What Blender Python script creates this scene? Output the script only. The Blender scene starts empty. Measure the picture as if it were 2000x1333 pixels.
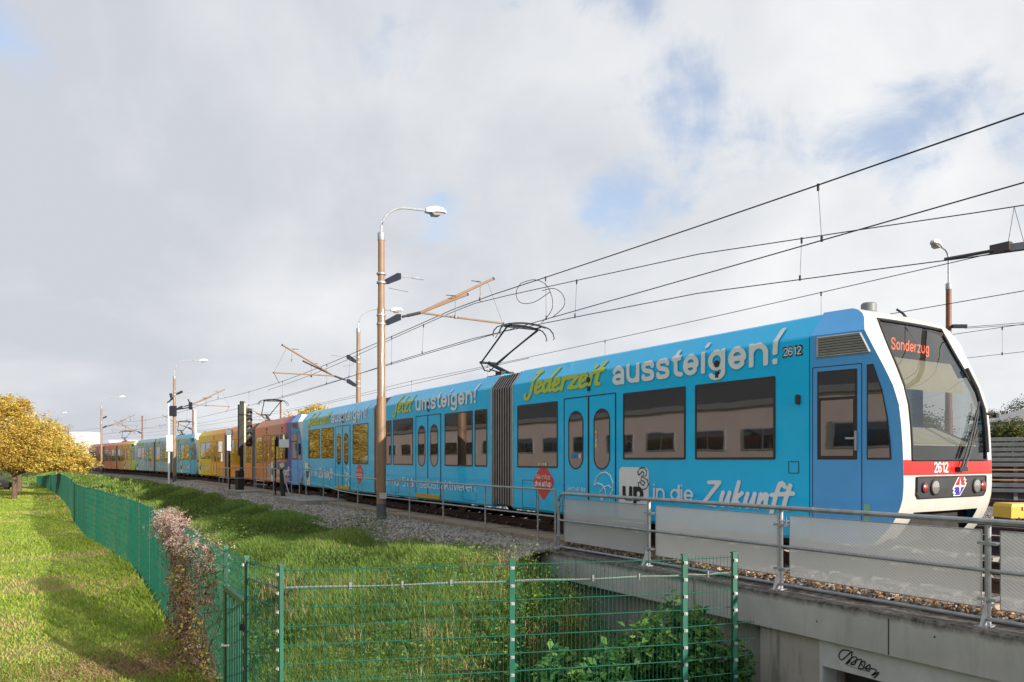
import bpy, bmesh, math, random
import numpy as np
from mathutils import Vector, Matrix
random.seed(7); RNG = np.random.default_rng(11)
SC = bpy.context.scene; COL = SC.collection
# ---------------------------------------------------------------- camera
EYE = 1.4
cd = bpy.data.cameras.new("camera"); cam = bpy.data.objects.new("camera", cd); COL.objects.link(cam)
cam.location = (0, 0, EYE); cam.rotation_euler = (math.radians(90), 0, 0)
cd.sensor_width = 36; cd.lens = 26.0; cd.shift_y = 0.1158; cd.clip_start = 0.1; cd.clip_end = 6000
SC.camera = cam
# ---------------------------------------------------------------- light
SUN_EL = math.radians(15); SUN_AZ = (0.738, -0.674)
to_sun = Vector((SUN_AZ[0]*math.cos(SUN_EL), SUN_AZ[1]*math.cos(SUN_EL), math.sin(SUN_EL))).normalized()
ld = bpy.data.lights.new("sun", 'SUN'); ld.energy = 5.0; ld.angle = math.radians(0.6); ld.color = (1.0, 0.925, 0.82)
sun = bpy.data.objects.new("sun", ld); COL.objects.link(sun); sun.location = (30, -30, 30)
sun.rotation_euler = to_sun.to_track_quat('Z', 'Y').to_euler()
SC.view_settings.view_transform = 'Standard'; SC.view_settings.look = 'None'
SC.view_settings.exposure = 0.45; SC.view_settings.gamma = 1
w = bpy.data.worlds.new("World"); SC.world = w; w.use_nodes = True
nt = w.node_tree; N = nt.nodes; L = nt.links
bgn = N['Background']; bgn.inputs[1].default_value = 0.1
def wn(t, **k):
    n = N.new(t)
    for a, b in k.items(): setattr(n, a, b)
    return n
def wmath(op, a, b=None, c=None, clamp=False):
    n = wn('ShaderNodeMath', operation=op, use_clamp=clamp)
    for i, x in enumerate((a, b, c)):
        if x is None: continue
        if isinstance(x, (int, float)): n.inputs[i].default_value = x
        else: L.new(x, n.inputs[i])
    return n.outputs[0]
sky = wn('ShaderNodeTexSky', sky_type='NISHITA', sun_disc=False)
sky.sun_elevation = SUN_EL; sky.sun_rotation = math.atan2(SUN_AZ[0], SUN_AZ[1]); sky.air_density = 1.0; sky.dust_density = 1.0
tc = wn('ShaderNodeTexCoord'); sx = wn('ShaderNodeSeparateXYZ'); L.new(tc.outputs['Generated'], sx.inputs[0])
den = wmath('MAXIMUM', wmath('ADD', sx.outputs[2], 0.16), 0.06)
cv = wn('ShaderNodeCombineXYZ'); L.new(wmath('DIVIDE', sx.outputs[0], den), cv.inputs[0]); L.new(wmath('DIVIDE', sx.outputs[1], den), cv.inputs[1])
def wnoise(scale, detail, rough, off, vec=None, dist=0.0):
    mp = wn('ShaderNodeMapping'); mp.inputs['Location'].default_value = off; L.new(vec or cv.outputs[0], mp.inputs[0])
    n = wn('ShaderNodeTexNoise'); n.inputs['Scale'].default_value = scale; n.inputs['Detail'].default_value = detail
    n.inputs['Roughness'].default_value = rough; n.inputs['Distortion'].default_value = dist; L.new(mp.outputs[0], n.inputs['Vector'])
    return n.outputs['Fac']
def blob(d, r, amp):
    d = Vector(d).normalized()
    n = wn('ShaderNodeVectorMath', operation='DISTANCE'); n.inputs[1].default_value = d; L.new(tc.outputs['Generated'], n.inputs[0])
    t = wmath('SUBTRACT', 1.0, wmath('DIVIDE', n.outputs['Value'], r), clamp=True)
    return wmath('MULTIPLY', wmath('MULTIPLY', t, t), amp)
cover = wnoise(1.7, 10, 0.58, (3.1, 1.7, 0.4), dist=0.4); dirn = wnoise(7.0, 8, 0.6, (1.3, 0.2, 4.4), vec=tc.outputs['Generated'], dist=0.5)
bias = 0.0
for d, r, a in (((.16, 1, .36), .16, .48), ((.10, 1, .33), .10, .26), ((.33, 1, .40), .13, .20), ((.52, 1, .41), .14, .18), ((.70, 1, .40), .15, .2), ((.17, 1, .62), .13, .42), ((.26, 1, .50), .12, .22),
                ((-.70, 1, .58), .20, .30), ((-.10, 1, .35), .13, .26), ((1, -.2, .7), .8, .5), ((-.3, -1, .6), .9, .3), ((-.55, 1, .12), .35, -.5), ((-.3, 1, .2), .3, -.2), ((.9, 1, .5), .3, -.2), ((.45, 1, .55), .25, -.12)):
    b = blob(d, r, a); bias = b if bias == 0.0 else wmath('ADD', bias, b)
mask = wn('ShaderNodeMapRange', interpolation_type='SMOOTHSTEP'); mask.inputs['From Min'].default_value = 0.20; mask.inputs['From Max'].default_value = 0.44
nz = wmath('ADD', wmath('MULTIPLY', wmath('SUBTRACT', cover, .5), .75), wmath('MULTIPLY', wmath('SUBTRACT', dirn, .5), .75))
L.new(wmath('SUBTRACT', wmath('ADD', nz, 0.55), bias), mask.inputs['Value'])
# cloud tone: billows, lit from the right
bil = wnoise(0.9, 7, 0.5, (0.2, 5.1, 2.0), dist=0.2); fine = wnoise(5.0, 9, 0.55, (7.2, 0.1, 1.0), vec=tc.outputs['Generated'], dist=.3)
tone = wmath('ADD', wmath('MULTIPLY', wmath('SUBTRACT', bil, 0.5), 1.3), wmath('MULTIPLY', wmath('SUBTRACT', fine, 0.5), 1.3))
side = wmath('ADD', wmath('MULTIPLY', sx.outputs[0], 0.62), wmath('MULTIPLY', sx.outputs[2], -0.05))
lum = wmath('ADD', wmath('ADD', tone, side), 0.42, clamp=True)
cr = wn('ShaderNodeMix', data_type='RGBA'); cr.inputs[6].default_value = (4.6, 4.8, 5.2, 1); cr.inputs[7].default_value = (7.0, 7.1, 7.15, 1); L.new(lum, cr.inputs[0])
skm = wn('ShaderNodeMix', data_type='RGBA', blend_type='ADD'); skm.inputs[0].default_value = 1.0
skm.inputs[7].default_value = (2.1, 2.25, 2.8, 1)
L.new(sky.outputs[0], skm.inputs[6])
fin = wn('ShaderNodeMix', data_type='RGBA'); L.new(mask.outputs[0], fin.inputs[0]); L.new(skm.outputs[2], fin.inputs[6]); L.new(cr.outputs[2], fin.inputs[7])
L.new(fin.outputs[2], bgn.inputs[0])
# ---------------------------------------------------------------- helpers
class MB:
    """collects shapes, builds ONE mesh object"""
    def __init__(s, T=None): s.v = []; s.f = []; s.m = []; s.a = []; s.T = T; s.attr = None
    def add(s, vs, fs, mat=0, along=None):
        o = len(s.v)
        for p in vs: s.v.append(tuple(p))
        if along is not None: s.a += list(along)
        else: s.a += [p[0] for p in vs]
        for f in fs: s.f.append(tuple(i+o for i in f)); s.m.append(mat)
        return s
    def box(s, c, d, mat=0, rz=0.0, R=None):
        R = R or Matrix.Rotation(rz, 3, 'Z'); hx, hy, hz = d[0]/2, d[1]/2, d[2]/2; c = Vector(c)
        vs = [c + R @ Vector((x*hx, y*hy, z*hz)) for z in (-1, 1) for x, y in ((-1, -1), (1, -1), (1, 1), (-1, 1))]
        return s.add(vs, [(3, 2, 1, 0), (4, 5, 6, 7), (0, 1, 5, 4), (1, 2, 6, 5), (2, 3, 7, 6), (3, 0, 4, 7)], mat)
    def tube(s, pts, r, n=8, mat=0, cap=True, r2=None):
        pts = [Vector(p) for p in pts]; rings = []; k = len(pts)
        for i, p in enumerate(pts):
            t = (pts[min(i+1, k-1)] - pts[max(i-1, 0)]).normalized()
            a = Vector((0, 0, 1)) if abs(t.z) < 0.95 else Vector((1, 0, 0))
            x = t.cross(a).normalized(); y = t.cross(x)
            rr = r if r2 is None else r + (r2-r)*i/(k-1)
            rings.append([p + (x*math.cos(2*math.pi*j/n) + y*math.sin(2*math.pi*j/n))*rr for j in range(n)])
        vs = [q for g in rings for q in g]; fs = []
        for i in range(k-1):
            for j in range(n): fs.append((i*n+j, i*n+(j+1) % n, (i+1)*n+(j+1) % n, (i+1)*n+j))
        if cap: fs.append(tuple(range(n-1, -1, -1))); fs.append(tuple((k-1)*n+j for j in range(n)))
        return s.add(vs, fs, mat)
    def lathe(s, c, prof, n=16, mat=0, axis='Z'):
        """prof: [(r, h)] about an axis through c"""
        c = Vector(c); vs = []
        for r, h in prof:
            for j in range(n):
                a = 2*math.pi*j/n; p = Vector((r*math.cos(a), r*math.sin(a), h))
                if axis == 'X': p = Vector((p.z, p.x, p.y))
                if axis == 'Y': p = Vector((p.y, p.z, p.x))
                vs.append(c+p)
        fs = []
        for i in range(len(prof)-1):
            for j in range(n): fs.append((i*n+j, i*n+(j+1) % n, (i+1)*n+(j+1) % n, (i+1)*n+j))
        fs.append(tuple(range(n-1, -1, -1))); fs.append(tuple((len(prof)-1)*n+j for j in range(n)))
        return s.add(vs, fs, mat)
    def loft(s, loops, mat=0, closed=True, caps=True, along=None):
        n = len(loops[0]); vs = [p for l in loops for p in l]; fs = []
        for i in range(len(loops)-1):
            for j in range(n if closed else n-1): fs.append((i*n+j, i*n+(j+1) % n, (i+1)*n+(j+1) % n, (i+1)*n+j))
        if caps and closed: fs.append(tuple(range(n-1, -1, -1))); fs.append(tuple((len(loops)-1)*n+j for j in range(n)))
        return s.add(vs, fs, mat, along)
    def plate(s, pts, nrm, th, mat=0):
        """flat polygon given thickness along nrm (outward)"""
        nrm = Vector(nrm); a = [Vector(p) for p in pts]; n = len(a)
        vs = [p + nrm*th for p in a] + a
        fs = [tuple(range(n)), tuple(range(2*n-1, n-1, -1))] + [(i, n+i, n+(i+1) % n, (i+1) % n) for i in range(n)]
        return s.add(vs, fs, mat)
    def build(s, name, mats, parent=None, org=None, smooth=False, attr=False, angle=35, raw=False):
        if not isinstance(mats, (list, tuple)): mats = [mats]
        if org is None: org = parent['_org'] if parent is not None and '_org' in parent else (0, 0, 0)
        org = Vector(org)
        vs = [Vector(p) for p in s.v]
        if s.T is not None: vs = [s.T @ p for p in vs]
        vs = [p - org for p in vs]
        me = bpy.data.meshes.new(name); me.from_pydata(vs, [], s.f)
        for m in mats: me.materials.append(m)
        me.polygons.foreach_set('material_index', s.m)
        if attr:
            at = me.attributes.new('along', 'FLOAT', 'POINT'); at.data.foreach_set('value', s.a)
        if not raw: bm = bmesh.new(); bm.from_mesh(me); bmesh.ops.recalc_face_normals(bm, faces=bm.faces); bm.to_mesh(me); bm.free()
        if smooth:
            me.polygons.foreach_set('use_smooth', [True]*len(me.polygons)); me.set_sharp_from_angle(angle=math.radians(angle))
        me.update()
        o = bpy.data.objects.new(name, me); COL.objects.link(o)
        if parent is not None: o.parent = parent; o['_org'] = tuple(org)
        else: o.location = org; o['_org'] = tuple(org)
        return o
def tag(o, label=None, cat=None, group=None, kind=None):
    if label: o['label'] = label
    if cat: o['category'] = cat
    if group: o['group'] = group
    if kind: o['kind'] = kind
    return o
def thing(name, loc, label, cat, group=None):
    o = bpy.data.objects.new(name, None); COL.objects.link(o); o.location = loc; o['_org'] = tuple(loc); o.empty_display_size = 0.3
    return tag(o, label, cat, group)
def npmesh(name, V, F, mat, attrs=None, parent=None, org=None, smooth=False):
    """V (n,3), F list of int arrays with the same face size, fast"""
    org = np.array(org if org is not None else (parent['_org'] if parent is not None else (0, 0, 0)), float)
    me = bpy.data.meshes.new(name); V = V - org
    me.vertices.add(len(V)); me.vertices.foreach_set('co', V.astype(np.float32).ravel())
    ls = [f.shape[1] for f in F for _ in range(len(f))]; tot = np.concatenate([f.ravel() for f in F])
    me.loops.add(len(tot)); me.loops.foreach_set('vertex_index', tot.astype(np.int32))
    me.polygons.add(len(ls)); st = np.concatenate(([0], np.cumsum(ls)[:-1]))
    me.polygons.foreach_set('loop_start', st.astype(np.int32))
    try: me.polygons.foreach_set('loop_total', np.array(ls, np.int32))
    except Exception: pass
    if smooth: me.polygons.foreach_set('use_smooth', [True]*len(ls))
    me.materials.append(mat)
    for k, a in (attrs or {}).items():
        at = me.attributes.new(k, 'FLOAT', 'POINT'); at.data.foreach_set('value', a.astype(np.float32))
    me.update(calc_edges=True); me.validate()
    o = bpy.data.objects.new(name, me); COL.objects.link(o); o['_org'] = tuple(org)
    if parent is not None: o.parent = parent
    else: o.location = org
    return o
# ---------------------------------------------------------------- materials
class G:
    def __init__(s, name):
        s.m = bpy.data.materials.new(name); s.m.use_nodes = True; s.nt = s.m.node_tree; s.b = s.nt.nodes['Principled BSDF']; s.out = s.nt.nodes['Material Output']
    def n(s, t, **k):
        n = s.nt.nodes.new(t)
        for a, b in k.items(): setattr(n, a, b)
        return n
    def l(s, a, b): s.nt.links.new(a, b)
    def noise(s, scale, detail=5, rough=0.55, coord='Object', stretch=None):
        tc = s.n('ShaderNodeTexCoord'); v = tc.outputs[coord]
        if stretch:
            mp = s.n('ShaderNodeMapping'); mp.inputs['Scale'].default_value = stretch; s.l(v, mp.inputs[0]); v = mp.outputs[0]
        n = s.n('ShaderNodeTexNoise'); n.inputs['Scale'].default_value = scale; n.inputs['Detail'].default_value = detail; n.inputs['Roughness'].default_value = rough
        s.l(v, n.inputs['Vector']); return n.outputs['Fac']
    def ramp(s, fac, stops):
        r = s.n('ShaderNodeValToRGB'); e = r.color_ramp.elements
        while len(e) < len(stops): e.new(0.5)
        for el, (p, c) in zip(e, stops): el.position = p; el.color = (*c, 1)
        s.l(fac, r.inputs[0]); return r.outputs[0]
    def mix(s, fac, a, b, bt='MIX'):
        n = s.n('ShaderNodeMix', data_type='RGBA', blend_type=bt)
        for sock, x in ((n.inputs[0], fac), (n.inputs[6], a), (n.inputs[7], b)):
            if hasattr(x, 'node'): s.l(x, sock)
            elif isinstance(x, (int, float)): sock.default_value = x
            else: sock.default_value = (*x, 1)
        return n.outputs[2]
    def bump(s, fac, strength, dist=0.02):
        b = s.n('ShaderNodeBump'); b.inputs['Strength'].default_value = strength; b.inputs['Distance'].default_value = dist
        s.l(fac, b.inputs['Height']); s.l(b.outputs[0], s.b.inputs['Normal']); return b
def mat(name, col, rough=0.6, metal=0.0, var=0.12, scale=6, bump=0.0, bscale=40, coat=0.0, spec=0.5, stretch=None):
    g = G(name); f = g.noise(scale, stretch=stretch)
    lo = tuple(c*(1-var) for c in col); hi = tuple(min(1, c*(1+var)) for c in col)
    g.l(g.ramp(f, [(0.3, lo), (0.7, hi)]), g.b.inputs['Base Color'])
    g.b.inputs['Roughness'].default_value = rough; g.b.inputs['Metallic'].default_value = metal
    g.b.inputs['Coat Weight'].default_value = coat; g.b.inputs['Coat Roughness'].default_value = 0.04; g.b.inputs['Specular IOR Level'].default_value = spec
    if bump: g.bump(g.noise(bscale), bump)
    return g.m
def paint(name, col, wob=0.10, rough=0.28):
    """glossy vehicle paint, panels slightly wavy, road film along the skirt"""
    g = G(name); f = g.noise(2.2, 6); c = g.ramp(f, [(0.3, tuple(c*0.95 for c in col)), (0.75, tuple(min(1, c*1.04) for c in col))])
    tc = g.n('ShaderNodeTexCoord'); sp = g.n('ShaderNodeSeparateXYZ'); g.l(tc.outputs['Object'], sp.inputs[0]); mr = g.n('ShaderNodeMapRange'); mr.inputs['From Min'].default_value = .95; mr.inputs['From Max'].default_value = .3; mr.inputs['To Max'].default_value = .3; g.l(sp.outputs[2], mr.inputs['Value'])
    m = g.n('ShaderNodeMath', operation='MULTIPLY'); g.l(mr.outputs[0], m.inputs[0]); g.l(g.ramp(g.noise(3.5, 8, .7, stretch=(1, 1, .25)), [(.35, (0, 0, 0)), (.7, (1, 1, 1))]), m.inputs[1])
    g.l(g.mix(m.outputs[0], c, (.16, .13, .10)), g.b.inputs['Base Color'])
    g.b.inputs['Roughness'].default_value = rough; g.b.inputs['Coat Weight'].default_value = 0.32; g.b.inputs['Coat Roughness'].default_value = 0.03; g.b.inputs['Specular IOR Level'].default_value = .3
    g.bump(g.noise(1.6, 2), wob, 0.05); return g.m
def wrap(name, stops):
    g = G(name); a = g.n('ShaderNodeAttribute'); a.attribute_name = 'along'
    mr = g.n('ShaderNodeMapRange'); mr.inputs['From Min'].default_value = 0; mr.inputs['From Max'].default_value = -27.5; g.l(a.outputs['Fac'], mr.inputs['Value'])
    g.l(g.ramp(mr.outputs[0], stops), g.b.inputs['Base Color'])
    g.b.inputs['Roughness'].default_value = 0.42; g.b.inputs['Coat Weight'].default_value = 0.05; g.b.inputs['Specular IOR Level'].default_value = .2; g.bump(g.noise(1.6, 2), 0.05, 0.05); return g.m
def glass_dark(name, tint, refl, wob=0.12):
    g = G(name); nt = g.nt; nt.nodes.remove(g.b)
    d = g.n('ShaderNodeBsdfDiffuse'); d.inputs[0].default_value = (*tint, 1)
    gl = g.n('ShaderNodeBsdfGlossy'); gl.inputs['Roughness'].default_value = 0.015; gl.inputs[0].default_value = (.80, .79, .80, 1)
    b = g.n('ShaderNodeBump'); b.inputs['Strength'].default_value = wob; b.inputs['Distance'].default_value = 0.03
    g.l(g.noise(0.9, 2), b.inputs['Height']); g.l(b.outputs[0], gl.inputs['Normal'])
    lw = g.n('ShaderNodeFresnel'); lw.inputs['IOR'].default_value = 1.5
    ad = g.n('ShaderNodeMath', operation='ADD', use_clamp=True); ad.inputs[1].default_value = refl; g.l(lw.outputs[0], ad.inputs[0])
    mx = g.n('ShaderNodeMixShader'); g.l(ad.outputs[0], mx.inputs[0]); g.l(d.outputs[0], mx.inputs[1]); g.l(gl.outputs[0], mx.inputs[2])
    g.l(mx.outputs[0], g.out.inputs[0]); return g.m
def glass_clear(name, tint, refl):
    g = G(name); g.nt.nodes.remove(g.b)
    t = g.n('ShaderNodeBsdfTransparent'); t.inputs[0].default_value = (*tint, 1)
    gl = g.n('ShaderNodeBsdfGlossy'); gl.inputs['Roughness'].default_value = 0.01
    lw = g.n('ShaderNodeFresnel'); lw.inputs['IOR'].default_value = 1.45
    ad = g.n('ShaderNodeMath', operation='ADD', use_clamp=True); ad.inputs[1].default_value = refl; g.l(lw.outputs[0], ad.inputs[0])
    mx = g.n('ShaderNodeMixShader'); g.l(ad.outputs[0], mx.inputs[0]); g.l(t.outputs[0], mx.inputs[1]); g.l(gl.outputs[0], mx.inputs[2])
    g.l(mx.outputs[0], g.out.inputs[0]); return g.m
def emit(name, col, st):
    g = G(name); g.b.inputs['Base Color'].default_value = (*col, 1); g.b.inputs['Emission Color'].default_value = (*col, 1); g.b.inputs['Emission Strength'].default_value = st; return g.m
def leafmat(name, stops, trans=0.35):
    """leaf blades: colour from a per-blade random attribute, a bit of light passes through"""
    g = G(name); a = g.n('ShaderNodeAttribute'); a.attribute_name = 'tint'; c = g.ramp(a.outputs['Fac'], stops)
    g.l(c, g.b.inputs['Base Color']); g.b.inputs['Roughness'].default_value = 0.55; g.b.inputs['Specular IOR Level'].default_value = 0.3
    tr = g.n('ShaderNodeBsdfTranslucent'); g.l(c, tr.inputs[0]); mx = g.n('ShaderNodeMixShader'); mx.inputs[0].default_value = trans
    g.l(g.b.outputs[0], mx.inputs[1]); g.l(tr.outputs[0], mx.inputs[2]); g.l(mx.outputs[0], g.out.inputs[0]); return g.m
def concrete(name, col, stain=0.5, scale=1.5, top=None):
    g = G(name); f = g.noise(scale, 8, 0.62); base = g.ramp(f, [(0.3, tuple(c*0.78 for c in col)), (0.7, col)])
    st = g.noise(2.2, 9, 0.7, stretch=(3, 3, 0.35)); sm = g.ramp(st, [(0.5, (0, 0, 0)), (0.75, (1, 1, 1))])
    c = g.mix(0.0, base, (0.08, 0.075, 0.065)); mixn = c.node; m2 = g.n('ShaderNodeMath', operation='MULTIPLY'); m2.inputs[1].default_value = stain; g.l(sm, m2.inputs[0]); g.l(m2.outputs[0], mixn.inputs[0])
    if top is not None:   # weathered dark crust along the upper edge
        tcn = g.n('ShaderNodeTexCoord'); sp = g.n('ShaderNodeSeparateXYZ'); g.l(tcn.outputs['Object'], sp.inputs[0])
        ad = g.n('ShaderNodeMath', operation='MULTIPLY_ADD'); ad.inputs[1].default_value = 0.16; g.l(g.noise(5, 9, 0.75, stretch=(1, 1, .3)), ad.inputs[0]); g.l(sp.outputs[2], ad.inputs[2])
        mr = g.n('ShaderNodeMapRange'); mr.inputs['From Min'].default_value = top-0.01; mr.inputs['From Max'].default_value = top+0.07; g.l(ad.outputs[0], mr.inputs['Value'])
        c = g.mix(mr.outputs[0], c, g.ramp(g.noise(14, 8, .7), [(.35, (.045, .04, .038)), (.62, (.22, .2, .175))]))
    g.l(c, g.b.inputs['Base Color']); g.b.inputs['Roughness'].default_value = 0.9; g.bump(g.noise(22, 6), 0.25, 0.01); return g.m
M = {}
M['blue'] = paint('sky_blue_paint', (0.0, 0.55, 1.0)); M['cab'] = paint('cab_blue_paint', (0.09, 0.39, 0.82)); M['cream'] = paint('cream_paint', (0.56, 0.54, 0.485))
M['red'] = paint('red_paint', (0.72, 0.025, 0.02)); M['roofg'] = mat('roof_grey', (0.42, 0.43, 0.44), 0.6)
M['lime'] = paint('lime_cab', (0.55, 0.78, 0.06)); M['sky2'] = paint('light_blue_cab', (0.05, 0.55, 0.9))
M['wrap2'] = wrap('orange_wrap', [(0, (.1, .14, .5)), (.07, (.12, .1, .4)), (.085, (.8, .07, .09)), (.1, (.7, .2, .16)), (.12, (.6, .27, .2)), (.3, (.85, .27, .08)), (.5, (.95, .30, .03)), (.72, (.95, .42, .02)), (.9, (.85, .62, .02)), (1, (.72, .72, .03))])
M['wrap3'] = wrap('teal_wrap', [(0, (.04, .55, .85)), (.12, (.12, .55, .75)), (.35, (.3, .6, .68)), (.6, (.33, .55, .62)), (.85, (.36, .6, .7)), (1, (.38, .58, .66))])
M['wrap4'] = wrap('red_orange_wrap', [(0, (.6, .7, .06)), (.1, (.85, .5, .05)), (.28, (.85, .3, .06)), (.45, (.75, .2, .11)), (.75, (.62, .18, .13)), (.92, (.55, .33, .3)), (1, (.6, .58, .58))])
M['dark'] = mat('black_rubber', (0.018, 0.018, 0.02), 0.6); M['under'] = mat('underframe_dark', (0.03, 0.026, 0.024), 0.85, var=.4, scale=4)
M['frame'] = mat('window_frame_dark', (0.03, 0.026, 0.028), 0.35); M['pane'] = glass_dark('tinted_pane', (0.022, 0.018, 0.018), 0.24, .055)
M['screen'] = glass_clear('windscreen_glass', (0.56, 0.57, 0.54), 0.07); M['pclear'] = glass_clear('cab_glass', (0.8, 0.8, 0.78), 0.02)
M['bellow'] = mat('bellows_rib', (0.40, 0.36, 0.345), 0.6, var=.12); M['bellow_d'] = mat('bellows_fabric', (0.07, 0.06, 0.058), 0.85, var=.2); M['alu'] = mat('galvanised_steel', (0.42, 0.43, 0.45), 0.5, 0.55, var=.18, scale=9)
M['rail_galv'] = mat('galvanised_tube', (0.36, 0.37, 0.39), 0.45, 0.5, var=.2, scale=7, bump=.1); M['white'] = mat('white_lettering', (0.80, 0.81, 0.82), 0.4, var=.02)
M['letter_y'] = mat('lime_lettering', (0.52, 0.60, 0.03), 0.4, var=.04); M['black'] = mat('black_lettering', (0.012, 0.012, 0.014), 0.4)
M['redlet'] = mat('red_sticker', (0.66, 0.045, 0.05), 0.35, var=.05); M['navy'] = mat('navy_mark', (0.05, 0.03, 0.30), 0.4)
M['amber'] = mat('yellow_step', (0.62, 0.36, 0.02), 0.5); M['beige'] = mat('beige_blind', (0.46, 0.43, 0.35), 0.8, var=.05)
M['dash'] = mat('cream_dashboard', (0.62, 0.59, 0.5), 0.6, var=.05); M['grey'] = mat('mid_grey_paint', (0.2, 0.2, 0.21), 0.5); M['lens'] = glass_dark('lamp_lens', (0.25, 0.24, 0.22), 0.35)
M['rlens'] = mat('red_lens', (0.35, 0.02, 0.02), 0.2, coat=.6); M['led'] = emit('orange_led', (1.0, 0.16, 0.05), 1.6)
M['pole'] = mat('ochre_brown_paint', (0.265, 0.155, 0.085), 0.5, var=.1, scale=5, coat=.1); M['polebase'] = mat('blue_grey_base', (0.085, 0.09, 0.115), 0.6); M['pole_d'] = mat('red_brown_paint', (0.17, 0.06, 0.03), 0.55)
M['lamphead'] = mat('lamp_housing', (0.62, 0.62, 0.6), 0.45, var=.25, scale=14); M['bracket'] = mat('dark_bracket', (0.022, 0.025, 0.04), 0.8, spec=.15); M['whitep'] = mat('white_paint', (0.78, 0.78, 0.76), 0.5, var=.05)
M['wire'] = mat('copper_wire_dark', (0.025, 0.022, 0.022), 0.6); M['insul'] = mat('insulator', (0.05, 0.035, 0.03), 0.35)
M['fence'] = mat('green_fence_paint', (0.006, 0.105, 0.066), 0.45, var=.12, scale=3, coat=.2); M['clip'] = mat('steel_clip', (0.40, 0.40, 0.41), 0.4, 0.3)
M['conc'] = concrete('bridge_concrete', (0.54, 0.53, 0.51), 0.25, top=3.09); M['conc2'] = concrete('abutment_concrete', (0.50, 0.465, 0.42), 0.8); M['slab'] = concrete('walkway_concrete', (0.36, 0.29, 0.21), 0.5, 3); M['foot'] = concrete('footing_concrete', (0.34, 0.32, 0.28), 0.6, 5)
M['lintel'] = mat('grey_portal_paint', (0.56, 0.56, 0.56), 0.6, var=.08); M['dark_fill'] = mat('dark_grey_fill', (0.055, 0.05, 0.055), 0.6)
M['rust'] = mat('rusty_rail', (0.075, 0.035, 0.026), 0.75, var=.35, scale=8); M['railtop'] = mat('polished_rail', (0.35, 0.33, 0.32), 0.3, .8); M['sleeper'] = concrete('sleeper_concrete', (.3, .27, .24), .5, 4)
M['trunk'] = mat('bark', (0.13, 0.085, 0.06), 0.9, var=.35, scale=9, bump=.5); M['ybox'] = mat('yellow_casing', (0.72, 0.40, 0.015), 0.4, var=.05)
M['pinkwall'] = mat('pink_render', (0.52, 0.42, 0.40), 0.9, var=.05, scale=1); M['roofw'] = mat('pale_roof', (0.7, 0.7, 0.7), 0.7); M['housew'] = mat('grey_house', (0.30, 0.30, 0.29), 0.85, var=.1, scale=1); M['houser'] = mat('grey_roof', (0.23, 0.235, 0.25), 0.7)
M['wallw'] = mat('white_facade', (0.74, 0.74, 0.74), 0.8, var=.05, scale=.3); M['winblack'] = glass_dark('building_window', (0.02, 0.022, 0.025), 0.08, 0); M['vent'] = mat('vent_slat', (.42, .42, .43), .5); M['panelg'] = mat('lamp_panel_grey', (.05, .05, .052), .3); M['slat'] = mat('weathered_slat', (0.13, 0.135, 0.145), 0.7, var=.25, scale=2); M['orust'] = mat('orange_slat', (0.42, 0.2, 0.1), 0.8, var=.2)
def panelmat():
    g = G('perforated_sheet'); t = g.n('ShaderNodeBsdfTransparent'); g.l(g.ramp(g.noise(1.1, 6, .6), [(.3, (.78, .78, .78)), (.75, (.86, .86, .85))]), g.b.inputs['Base Color'])
    g.b.inputs['Roughness'].default_value = .6; tl = g.n('ShaderNodeBsdfTranslucent'); tl.inputs[0].default_value = (.62, .62, .62, 1)
    a1 = g.n('ShaderNodeMixShader'); a1.inputs[0].default_value = .3; g.l(g.b.outputs[0], a1.inputs[1]); g.l(tl.outputs[0], a1.inputs[2])
    tc = g.n('ShaderNodeTexCoord'); mp = g.n('ShaderNodeMapping'); mp.inputs['Rotation'].default_value = (.5, .6, .3); g.l(tc.outputs['Object'], mp.inputs[0])
    wv = g.n('ShaderNodeTexWave'); wv.inputs['Scale'].default_value = 14; g.l(mp.outputs[0], wv.inputs[0])
    mr = g.n('ShaderNodeMapRange'); mr.inputs['To Min'].default_value = .34; mr.inputs['To Max'].default_value = .52; g.l(wv.outputs['Fac'], mr.inputs['Value'])
    a2 = g.n('ShaderNodeMixShader'); g.l(mr.outputs[0], a2.inputs[0]); g.l(a1.outputs[0], a2.inputs[1]); g.l(t.outputs[0], a2.inputs[2]); g.l(a2.outputs[0], g.out.inputs[0]); return g.m
M['sheet'] = panelmat()
def ballastmat():
    g = G('ballast_gravel'); tc = g.n('ShaderNodeTexCoord'); v = g.n('ShaderNodeTexVoronoi'); v.inputs['Scale'].default_value = 14; g.l(tc.outputs['Object'], v.inputs['Vector'])
    c = g.ramp(v.outputs['Color'], [(0.1, (.10, .09, .085)), (.5, (.22, .20, .18)), (.9, (.36, .33, .30))]); c = g.mix(.5, c, g.ramp(g.noise(.5, 6), [(.3, (.14, .11, .09)), (.7, (.3, .28, .26))]))
    g.l(c, g.b.inputs['Base Color']); g.b.inputs['Roughness'].default_value = .95; g.bump(v.outputs['Distance'], 1.0, .05); return g.m
M['ballast'] = ballastmat()
def stonemat():
    g = G('ballast_stone'); a = g.n('ShaderNodeAttribute'); a.attribute_name = 'tint'
    g.l(g.mix(.35, g.ramp(a.outputs['Fac'], [(0, (.11, .10, .09)), (.4, (.26, .24, .22)), (.75, (.42, .395, .36)), (.9, (.4, .3, .2)), (1, (.65, .62, .58))]), g.ramp(g.noise(30, 4), [(.3, (.15, .14, .13)), (.7, (.4, .38, .36))])), g.b.inputs['Base Color']); g.b.inputs['Roughness'].default_value = .9; return g.m
M['stone'] = stonemat()
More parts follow.
